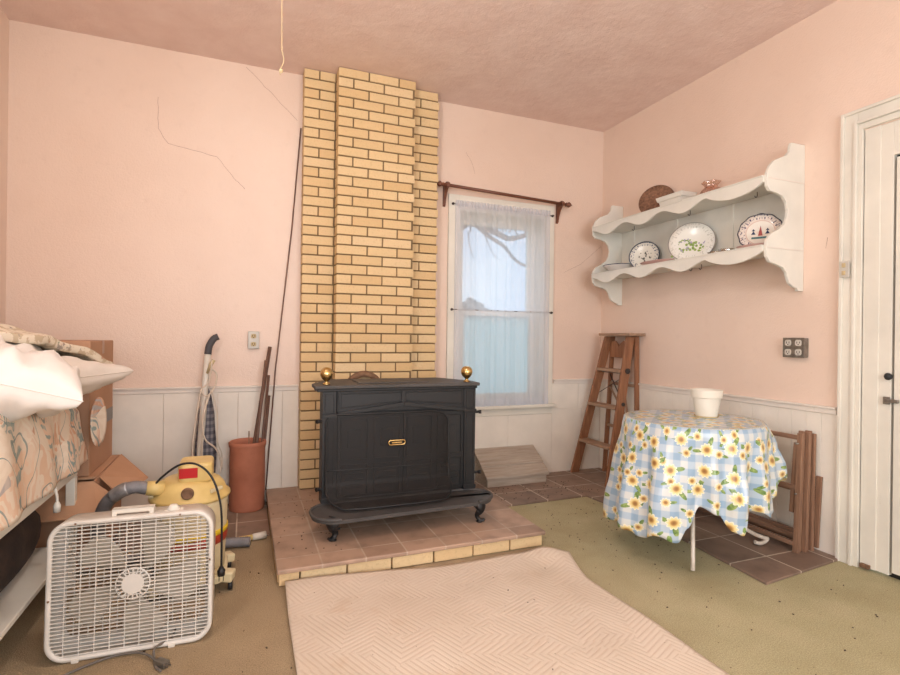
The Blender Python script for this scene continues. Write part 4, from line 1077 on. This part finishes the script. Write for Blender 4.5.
G().tube([(.055, 3.103, .022), (.08, 3.108, .022), (.125, 3.118, .023)], [.017, .019, .0205], 16).build('nozzle', 'white', wd)
kc = G().tube([(vx - .15, vy - .08, .47), (vx - .10, vy - .10, .53), (vx - .03, vy - .12, .58), (vx + .04, vy - .15, .58), (vx + .10, vy - .17, .52), (vx + .135, vy - .185, .40), (vx + .14, vy - .19, .25), (vx + .14, vy - .19, .13)], .0048, 8, smooth=6)
ck = kc.build('cord', 'black', sv)
G().tube([(vx + .14, vy - .19, .14), (vx + .14, vy - .19, .122), (vx + .14, vy - .19, .10)], [.007, .017, .015], 12).box(vx + .13, vx + .133, vy - .192, vy - .188, .075, .10).box(vx + .147, vx + .150, vy - .192, vy - .188, .075, .10).build('plug', 'black', ck)

# ============================================================ BOX FAN
fa = thing('box_fan', 'white square box fan standing on the floor in front of the yellow shop vacuum', 'fan', (-.372, 2.24, 0))
FM = Matrix.Translation((-.366, 2.155, .0)) @ Matrix.Rotation(R(-2.0), 4, 'Z') @ Matrix.Rotation(R(-3), 4, 'X')
W2, HB, HT, D = .2645, .003, .486, .120
def ring(x, z0, z1, r, y): return [(a, y, b) for a, b in rrect(-x, x, z0, z1, r, 8)]
g = G(); g.x = FM
lv = [ring(W2 - .017, HB + .017, HT - .017, .054, .014), ring(W2 - .015, HB + .015, HT - .015, .055, .002), ring(W2 - .006, HB + .006, HT - .006, .062, 0), ring(W2 - .001, HB + .001, HT - .001, .067, .004),
      ring(W2, HB, HT, .068, .010), ring(W2 - .002, HB + .002, HT - .002, .068, D), ring(W2 - .03, HB + .03, HT - .03, .05, D), ring(W2 - .034, HB + .034, HT - .034, .048, D - .012), ring(W2 - .006, HB + .006, HT - .006, .064, D - .014), ring(W2 - .006, HB + .006, HT - .006, .064, .016), ring(W2 - .017, HB + .017, HT - .017, .054, .014)]
n = len(lv[0]); vs = [p for r_ in lv for p in r_]
fs = [(i * n + k, (i + 1) * n + k, (i + 1) * n + (k + 1) % n, i * n + (k + 1) % n) for i in range(len(lv) - 1) for k in range(n)]
g.add(vs, fs, 0, True); g.build('housing', 'fangrey', fa)
def grille(y, nb, name, bw):
    g = G(); g.x = FM
    z0, z1, xx = HB + .015, HT - .015, W2 - .014
    for i in range(nb):
        z = z0 + (z1 - z0) * (i + .5) / nb
        ex = 0
        e = min(z - z0, z1 - z)
        if e < .054: ex = .054 - math.sqrt(max(0, .054 ** 2 - (.054 - e) ** 2))
        g.box(-xx + ex, xx - ex, y - .003, y + .004, z - bw, z + bw)
    for i in range(10):
        x = -xx + 2 * xx * (i + .9) / 10.8
        g.box(x - .0014, x + .0014, y - .0035, y + .004, z0 + .002, z1 - .002)
    return g.build(name, 'fangrey', fa)
grille(.010, 35, 'front_grille', .0016); grille(D - .006, 11, 'rear_grille', .0012)
zc = (HB + HT) / 2
g = G(); g.x = FM @ Matrix.Translation((0, .045, zc)) @ Matrix.Rotation(R(90), 4, 'X')
for b in range(5):
    a0 = R(-18 + 72 * b)
    def bl(u, v):
        r = lerp(.045, .215, v); wdt = interp(v, [(0, .35), (.5, .62), (.85, .60), (1, .36)])
        a = a0 + (u - .5) * wdt * 1.25 + .25 * v; return (r * math.cos(a), r * math.sin(a), (u - .5) * -.034)
    g.grid(bl, 10, 12)
bo = g.build('blades', 'blade', fa, solid=.002)
g = G(); g.x = FM @ Matrix.Translation((0, .045, zc)) @ Matrix.Rotation(R(90), 4, 'X')
g.lathe([(0, .02), (.046, .02), (.05, .016), (.05, -.012), (0, -.012)], n=30); g.build('hub', 'blade', bo)
g = G(); g.x = FM @ Matrix.Translation((0, .082, zc)) @ Matrix.Rotation(R(90), 4, 'X')
g.lathe([(0, .022), (.052, .022), (.058, .012), (.058, -.018), (0, -.02)], n=30); g.build('motor', 'slot', fa)
g = G(); g.x = FM @ Matrix.Translation((0, .0075, zc)) @ Matrix.Rotation(R(90), 4, 'X')
g.lathe([(0, .003), (.036, .003), (.036, -.002), (0, -.002)], n=30, sm=False)
for k in range(20):
    a = 2 * PI * k / 20; g.bar((.036 * math.cos(a), .036 * math.sin(a), 0), (.055 * math.cos(a), .055 * math.sin(a), 0), .004, .005)
g.lathe([(.053, .002), (.057, .002), (.057, -.002), (.053, -.002), (.053, .002)], n=30)
g.build('centre_badge', 'fangrey', fa)
g = G(); g.x = FM
for x in (-.07, .05): g.box(x - .008, x + .008, .028, .07, HT - .003, HT + .014)
g.box(-.078, .058, .030, .040, HT + .006, HT + .024).box(-.078, .058, .030, .062, HT + .018, HT + .024)
g.build('handle', 'white', fa, bevel=.003)
g = G(); g.x = FM @ Matrix.Translation((.12, .055, HT - .002)); g.lathe([(0, .02), (.012, .02), (.016, .014), (.022, .006), (.022, 0), (0, 0)], n=20); g.box(-.03, .035, -.014, .014, 0, .003)
g.build('speed_knob', 'white', fa)
for x in (-.17, .13):
    g = G(); g.x = FM; g.box(x - .011, x + .011, -.004, .012, HB - .003, HB + .010).box(x - .011, x + .011, .01, D + .01, .0, HB + .004)
    g.build('foot', 'white', fa, bevel=.002)
for x, z in ((-.18, HT - .009), (.15, HT - .009), (W2 - .011, .30), (-W2 + .011, .22), (-.165, HB + .001), (.135, HB + .001)):
    g = G(); g.x = FM; g.box(x - .003, x + .003, -.0015, .002, z - .003, z + .003); g.build('screw', 'rust', fa)
fcd = G().tube([(-.235, 2.33, .02), (-.24, 2.20, .012), (-.285, 2.13, .02), (-.283, 2.09, .007), (-.27, 2.03, .006), (-.25, 2.00, .006)], .0042, 6, smooth=6)
fcd.tube([(-.62, 2.02, .006), (-.54, 2.09, .006), (-.44, 2.14, .008), (-.36, 2.143, .010), (-.31, 2.11, .012), (-.262, 2.045, .010)], .0042, 6, smooth=6)
cdo = fcd.build('power_cord', 'cord', fa)
g = G().bar((-.27, 2.055, .012), (-.235, 2.02, .012), .026, .018).bar((-.238, 2.030, .012), (-.222, 2.014, .012), .002, .007).bar((-.246, 2.020, .012), (-.230, 2.004, .012), .002, .007)
g.build('plug', 'steel', cdo, bevel=.003)

# ============================================================ LEFT TABLE, CLOTH, PILLOWS
lt = thing('work_table', 'low white wooden table with lower shelf by the left wall under the patterned cloth', 'table', (-1.0, 2.0, 0))
G().box(-1.295, -.705, 1.0, 2.85, .497, .531).build('tabletop', 'trimw', lt, bevel=.003)
G().box(-1.27, -.70, 1.05, 2.80, .18, .20).build('lower_shelf', 'trimw', lt, bevel=.003)
for x in (-1.27, -.722):
    for y in (1.05, 2.828):
        G().box(x - .018, x + .018, y - .018, y + .018, 0, .496).build('leg', 'trimw', lt, bevel=.003)
def topz(Y): return interp(Y, [(1.0, .92), (2.2, .92), (2.45, .88), (2.75, .84), (2.92, .82)])
def lcl(u, v):
    # v along Y then down the end, u across from wall to the front hem
    Y = lerp(1.02, 2.93, min(1, v / .8)); e = max(0, (v - .8) / .2)
    tz = topz(Y)
    us = [(0, -1.285, 1), (.42, -.80, 1), (.5, -.745, .985), (.58, -.718, .85), (1, -.688, 0)]
    for (a, xa, ha), (b, xb, hb) in zip(us, us[1:]):
        if u <= b + 1e-9:
            t = (u - a) / (b - a); x = lerp(xa, xb, t); hh = lerp(ha, hb, t); break
    z = lerp(.538, tz, hh)
    if u > .5:
        x += .012 * math.sin(Y * 19) * (1 - hh) + .008 * noise.noise(Vector((Y * 9, z * 6, 0)))
        if Y > 2.25 and Y < 2.5: x += .012 * (1 - hh) * hh * 4
    else: z += .006 * noise.noise(Vector((x * 5, Y * 5, 2)))
    if e > 0:
        z = lerp(z, .538, e); Y = Y + .04 * min(1, e * 3) + .012 * math.sin(x * 25) * e
    return (x, Y, z)
o = G().grid(lcl, 50, 90).build('printed_tablecloth', 'pastel', solid=.003)
tag(o, 'peach and teal abstract print cloth covering the left table under the pillows', 'tablecloth')
def flap(u, v):
    a = 2 * PI * u; r = v; return (-.650 + .022 * math.cos(a) * r, 2.965 + .05 * math.cos(a) * r, .70 + .12 * math.sin(a) * r + .02)
G().grid(flap, 24, 6, wrap=True).build('corner_flap', 'pastel', o, solid=.003)
def pillow(name, M_, a, b, T, mt, label, cat, seed=0, wr=.012):
    g = G(); g.x = M_
    def f(sgn):
        def q(u, v):
            x, y = 2 * u - 1, 2 * v - 1
            x = math.sin(x * PI / 2); y = math.sin(y * PI / 2)
            h = max(0, (1 - x * x) * (1 - y * y)) ** .31
            w = noise.noise(Vector((x * 2.2 + seed, y * 2.2, sgn))) * wr * 1.6 * h - (1 - min(1, abs(noise.noise(Vector((x * 3.1 + y * 1.5 + seed, y * 1.2 - x, sgn + 9)))) * 7)) * wr * .55 * h + noise.noise(Vector((x * 6 + seed, y * 2, sgn + 5))) * wr * h
            px_ = a * x * (1 - .10 * (1 - y * y)); py_ = b * y * (1 - .12 * (1 - x * x))
            return (px_, py_, sgn * T * h * (1 if sgn > 0 else .8) + w)
        return q
    g.grid(f(1), 40, 40); g.grid(f(-1), 40, 40)
    # flip lower
    nf = 40 * 40
    for i in range(nf, 2 * nf): g.f[i] = g.f[i][::-1]
    o = g.build(name, mt); tag(o, label, cat)
    seam = []
    for k in range(40): seam.append(f(1)(k / 40, 0))
    for k in range(40): seam.append(f(1)(1, k / 40))
    for k in range(40): seam.append(f(1)(1 - k / 40, 1))
    for k in range(40): seam.append(f(1)(0, 1 - k / 40))
    s_ = G(); s_.x = M_; s_.tube(seam, .003, 5, closed=True); s_.build('seam', mt, o)
    return o
M1 = Matrix.Translation((-.865, 2.38, .992)) @ Matrix.Rotation(R(12), 4, 'Z') @ Matrix.Rotation(R(17), 4, 'Y') @ Matrix.Rotation(R(-3), 4, 'X')
pillow('pillow', M1, .30, .43, .145, 'pillow', 'plump white pillow at the front of the heap on the left table', 'pillow', 1, .034)
M2 = Matrix.Translation((-.86, 2.66, .93)) @ Matrix.Rotation(R(-18), 4, 'Z') @ Matrix.Rotation(R(-8), 4, 'Y') 
pillow('pillow', M2, .31, .27, .10, 'pillow2', 'cream pillow sticking out behind the plump white one with its corner pointing right', 'pillow', 4, .015)
def bl_(u, v):
    Y = lerp(1.75, 2.93, v); x = lerp(-1.25, -.70, u)
    edge = interp(Y, [(1.7, -.80), (2.2, -.84), (2.5, -.72), (2.93, -.585)])
    x = lerp(-1.25, edge, u)
    z = 1.125 + .025 * math.sin(u * 5) + interp(Y, [(1.7, .06), (2.2, .065), (2.5, .045), (2.7, .0), (2.93, -.08)]) - .06 * max(0, u - .75) * 4 * .5
    z += .014 * noise.noise(Vector((x * 9, Y * 9, 1))) + .01 * noise.noise(Vector((x * 22, Y * 14, 4)))
    return (x, Y, z)
o = G().grid(bl_, 40, 60).build('quilt', 'blanket', solid=.035, bevel=.008)
tag(o, 'beige floral quilt folded over the top of the white pillows', 'quilt')
# white cord plug under the table
wp = G().tube([(-.70, 2.52, .535), (-.69, 2.50, .52), (-.685, 2.50, .49), (-.685, 2.50, .465)], .005, 8, smooth=4)
wc = wp.build('extension_cord', 'white'); tag(wc, 'white cord end with a plug hanging over the edge of the left table', 'cord')
G().tube([(-.685, 2.50, .475), (-.685, 2.50, .46), (-.685, 2.50, .435)], [.007, .013, .012], 12).build('plug', 'white', wc)
# dark bundle on the lower shelf
def bun(u, v):
    a = 2 * PI * u; b = PI * (v - .5); k = math.cos(b)
    sq = lambda c: math.copysign(abs(c) ** .6, c)
    x = -1.00 + .25 * sq(math.cos(a)) * abs(k) ** .5; y = 2.2 + .53 * sq(math.sin(a)) * abs(k) ** .5; z = .345 + .135 * sq(math.sin(b))
    w = .02 * noise.noise(Vector((x * 8, y * 8, z * 8))); return (x + w, y + w, max(z + w, .203))
o = G().grid(bun, 40, 20, wrap=True).build('dark_blanket', 'darkcloth'); tag(o, 'dark brown bundled blanket stowed on the shelf under the left table', 'blanket')

# ============================================================ CARTONS
cb = thing('cardboard_box', 'tall closed cardboard box standing on the open box behind the pillows', 'box', (-.98, 3.25, .45))
G().box(-1.22, -.700, 3.02, 3.50, .448, 1.108).build('carton', 'carton', cb, bevel=.004)
G().box(-1.222, -.698, 3.235, 3.285, 1.108, 1.110).box(-.6997, -.6977, 3.235, 3.285, 1.04, 1.11).build('packing_tape', 'tape', cb)
G().box(-.700, -.6975, 3.25, 3.49, .66, .73).build('printed_band', 'tapegrey', cb, label='grey printed band')
ob = thing('open_box', 'open cardboard box with spread flaps on the floor beneath the tall box', 'box', (-.96, 3.25, .0))
g = G().box(-1.24, -.655, 2.93, 3.52, .013, .025).box(-1.24, -1.232, 2.93, 3.52, .013, .443).box(-.663, -.655, 2.93, 3.52, .013, .443).box(-1.232, -.663, 2.93, 2.938, .013, .443).box(-1.232, -.663, 3.512, 3.52, .013, .443)
g.build('carton', 'carton', ob)
G().box(-1.232, -.665, 3.0, 3.51, .436, .446).build('closed_flap', 'cartonin', ob)
def quad(p, name):
    g = G().add(p, [tuple(range(len(p)))]); return g.build(name, 'cartonin', ob, solid=.005)
quad([(-.655, 3.02, .44), (-.655, 3.50, .45), (-.478, 3.24, .365), (-.556, 2.99, .338)], 'flap')
quad([(-1.20, 2.93, .44), (-.66, 2.93, .44), (-.55, 2.86, .375), (-.60, 2.74, .33), (-1.18, 2.72, .33)], 'flap')

# ============================================================ RUG
def rugf(u, v):
    # v: 0 far edge .. 1 near
    far = [(0, (.185, 2.478)), (.3, (.55, 2.44)), (.55, (.90, 2.40)), (.75, (1.16, 2.395)), (.9, (1.40, 2.37)), (1, (1.585, 2.30))]
    fx = interp(u, [(a, p[0]) for a, p in far]); fx = lerp(.185, 1.585, u)
    fy = interp(u, [(a, p[1]) for a, p in far])
    x = lerp(lerp(fx, lerp(.18, 1.52, u), min(1, v * 6)), lerp(.17, 1.55, u), v); y = lerp(fy, .85, v)
    z = .014 + .012 * max(0, 1 - v * 9) * (.5 + .5 * math.sin(u * 9)) + .022 * math.exp(-((u - .93) / .07) ** 2) * math.exp(-(v / .06) ** 2)
    z += .006 * noise.noise(Vector((x * 3, y * 3, 0)))
    return (x, y, z)
o = G().grid(rugf, 90, 90).build('area_rug', 'rug', solid=.012); tag(o, 'beige rug with a zigzag weave lying on the carpet in front of the hearth', 'rug')
md = o.modifiers['t']; md.offset = -1; md.thickness = .009
o = G().prism([(.80, 2.40), (1.2, 2.40), (1.45, 2.33), (1.555, 2.43), (1.53, 2.485), (.80, 2.485)], XY, .0005, .006).build('rug_pad', 'underpad', bevel=.002)
tag(o, 'strip of dusty rug pad showing between the rug and the hearth', 'rug pad')

# debris
g = G(); random.seed(3)
for i in range(330):
    if random.random() < .55: x, y = random.gauss(1.9, .45), random.gauss(2.6, .5)
    else: x, y = random.uniform(-.7, 2.8), random.uniform(1.2, 3.0)
    if y > 3.1 or (x > 2.28 and y > 1.7) or x > 2.9 or (.1 < x < 1.62 and y > 2.3 and y < 3.9): continue
    if .15 < x < 1.6 and y < 2.5: z = .021; 
    else: z = .001
    if .15 < x < 1.6 and y < 2.5 and random.random() < .6: continue
    s_ = random.uniform(.0013, .0042)
    g.x = Matrix.Translation((x, y, z)) @ Matrix.Rotation(random.uniform(0, 6), 4, 'Z')
    g.box(-s_, s_, -s_ * .5, s_ * .5, 0, .003)
for i in range(90):
    x, y = random.uniform(1.6, 2.5), random.uniform(3.2, 3.55); s_ = random.uniform(.002, .005)
    g.x = Matrix.Translation((x, y, .0145)); g.box(-s_, s_, -s_ * .6, s_ * .6, 0, .003)
for i in range(80):
    x, y = random.uniform(.17, .6), random.uniform(2.6, 3.6); s_ = random.uniform(.0015, .004)
    g.x = Matrix.Translation((x, y, .0905)); g.box(-s_, s_, -s_ * .6, s_ * .6, 0, .002)
o = g.build('floor_debris', 'specks'); o['kind'] = 'stuff'; tag(o, 'dark crumbs of dirt scattered over the carpet, tiles and rug', 'debris')

# ============================================================ OUTSIDE
o = G().box(-10, 30, 4.2, 40, -.7, -.6).build('lawn', 'lawn'); o['kind'] = 'structure'; o['label'] = 'green lawn outside the window'
tr = thing('bare_tree', 'bare leafless tree outside seen through the upper window pane', 'tree', (3.1, 8, -.6))
G().tube([(3.05, 8, -.6), (3.08, 8, 1), (3.12, 8, 2.4), (3.05, 8, 4), (3.1, 8.1, 6)], [.2, .16, .13, .1, .05], 10, smooth=4).build('trunk', 'bark', tr)
def limb(pts, r): G().tube(pts, r, 7, smooth=5).build('branch', 'bark', tr)
limb([(3.1, 8, 2.7), (3.42, 8, 3.05), (3.75, 8, 3.0), (4.0, 8, 2.93), (4.22, 8, 2.86), (4.55, 8, 2.95), (4.9, 8, 3.1)], [.075, .06, .055, .05, .045, .04, .03])
limb([(3.62, 8, 3.02), (3.85, 8, 2.86), (4.12, 8, 2.72), (4.32, 8, 2.52), (4.52, 8, 2.42), (4.8, 8, 2.4)], [.04, .035, .03, .028, .024, .02])
random.seed(21)
for i in range(26):
    x = random.uniform(3.45, 4.6); z = 2.95 + random.uniform(-.05, .1); dx = random.uniform(-.25, .3); dz = random.uniform(.15, .6) * random.choice((1, 1, -1))
    limb([(x, 8, z), (x + dx * .5, 8.05, z + dz * .45), (x + dx, 8, z + dz), (x + dx * 1.5, 7.95, z + dz * 1.2)], [.012, .009, .006, .003])
def bush(u, v):
    a = 2 * PI * u; b = PI * (v - .5); p = Vector((math.cos(a) * math.cos(b), math.sin(a) * math.cos(b), math.sin(b)))
    k = 1 + .25 * noise.noise(p * 3); return (5.0 + p.x * .8 * k, 11.5 + p.y * .8 * k, .5 + p.z * 1.45 * k)
o = G().grid(bush, 40, 24, wrap=True).build('evergreen_shrub', 'leaf'); tag(o, 'dark evergreen shrub outside at the left of the upper pane', 'shrub')

# ============================================================ LIGHT
w = bpy.data.worlds.new('World'); S.world = w; w.use_nodes = True
nt = w.node_tree; bg = nt.nodes['Background']
tc = nt.nodes.new('ShaderNodeTexCoord'); nz = nt.nodes.new('ShaderNodeTexNoise'); rp = nt.nodes.new('ShaderNodeValToRGB')
nt.links.new(tc.outputs['Generated'], nz.inputs[0]); nz.inputs['Scale'].default_value = 5; nz.inputs['Detail'].default_value = 5
nt.links.new(nz.outputs[0], rp.inputs[0]); rp.color_ramp.elements[0].position = .4; rp.color_ramp.elements[1].position = .62
rp.color_ramp.elements[0].color = (.55, .72, .95, 1); rp.color_ramp.elements[1].color = (.85, .92, 1, 1)
nt.links.new(rp.outputs[0], bg.inputs[0]); bg.inputs[1].default_value = 1.7
def light(kind, name, loc, energy, color, rot=(0, 0, 0), **kw):
    l = bpy.data.lights.new(name, kind); l.energy = energy; l.color = color
    for k, v in kw.items(): setattr(l, k, v)
    o = bpy.data.objects.new(name, l); COL.objects.link(o); o.location = loc; o.rotation_euler = rot; return o
light('POINT', 'bulb_light', (lx, ly - .05, H - .26), 36, (1, .985, .95), shadow_soft_size=.05)
light('AREA', 'rear_fill', (.8, YF + .03, 1.55), 100, (.93, .97, 1), (R(90), 0, 0), shape='RECTANGLE', size=2.1, size_y=1.5)  # fill lamp added behind the camera, not a known window

light('AREA', 'side_fill', (XL - .02, -.2, 1.5), 60, (.98, .98, 1), (0, R(-90), 0), shape='RECTANGLE', size=1.5, size_y=1.3)  # unseen fill lamp added to brighten the right wall
su = light('SUN', 'overcast_daylight', (2, 9, 6), 5.0, (.94, .97, 1), (0, 0, 0), angle=R(75))
su.rotation_euler = Vector((-.05, -1, -.62)).to_track_quat('-Z', 'Y').to_euler()

# ============================================================ CAMERA
f = 522.142582; pitch = -.0006; roll = .0127771816
F = Vector((math.sin(yaw0 := .375032746) * math.cos(pitch), math.cos(yaw0) * math.cos(pitch), math.sin(pitch)))
R0 = Vector((math.cos(yaw0), -math.sin(yaw0), 0)); U0 = R0.cross(F)
Rv = R0 * math.cos(roll) + U0 * math.sin(roll); Uv = -R0 * math.sin(roll) + U0 * math.cos(roll)
cd = bpy.data.cameras.new('camera'); cd.sensor_width = 36; cd.lens = f / 900 * 36; cd.clip_start = .05; cd.clip_end = 200
co_ = bpy.data.objects.new('camera', cd); COL.objects.link(co_)
m4 = Matrix((Rv, Uv, -F)).transposed().to_4x4(); m4.translation = Vector((0, 0, 1.15)); co_.matrix_world = m4
S.camera = co_
S.view_settings.view_transform = 'Standard'; S.view_settings.look = 'None'; S.view_settings.gamma = 1; S.view_settings.exposure = -.17
S.view_settings.use_curve_mapping = False
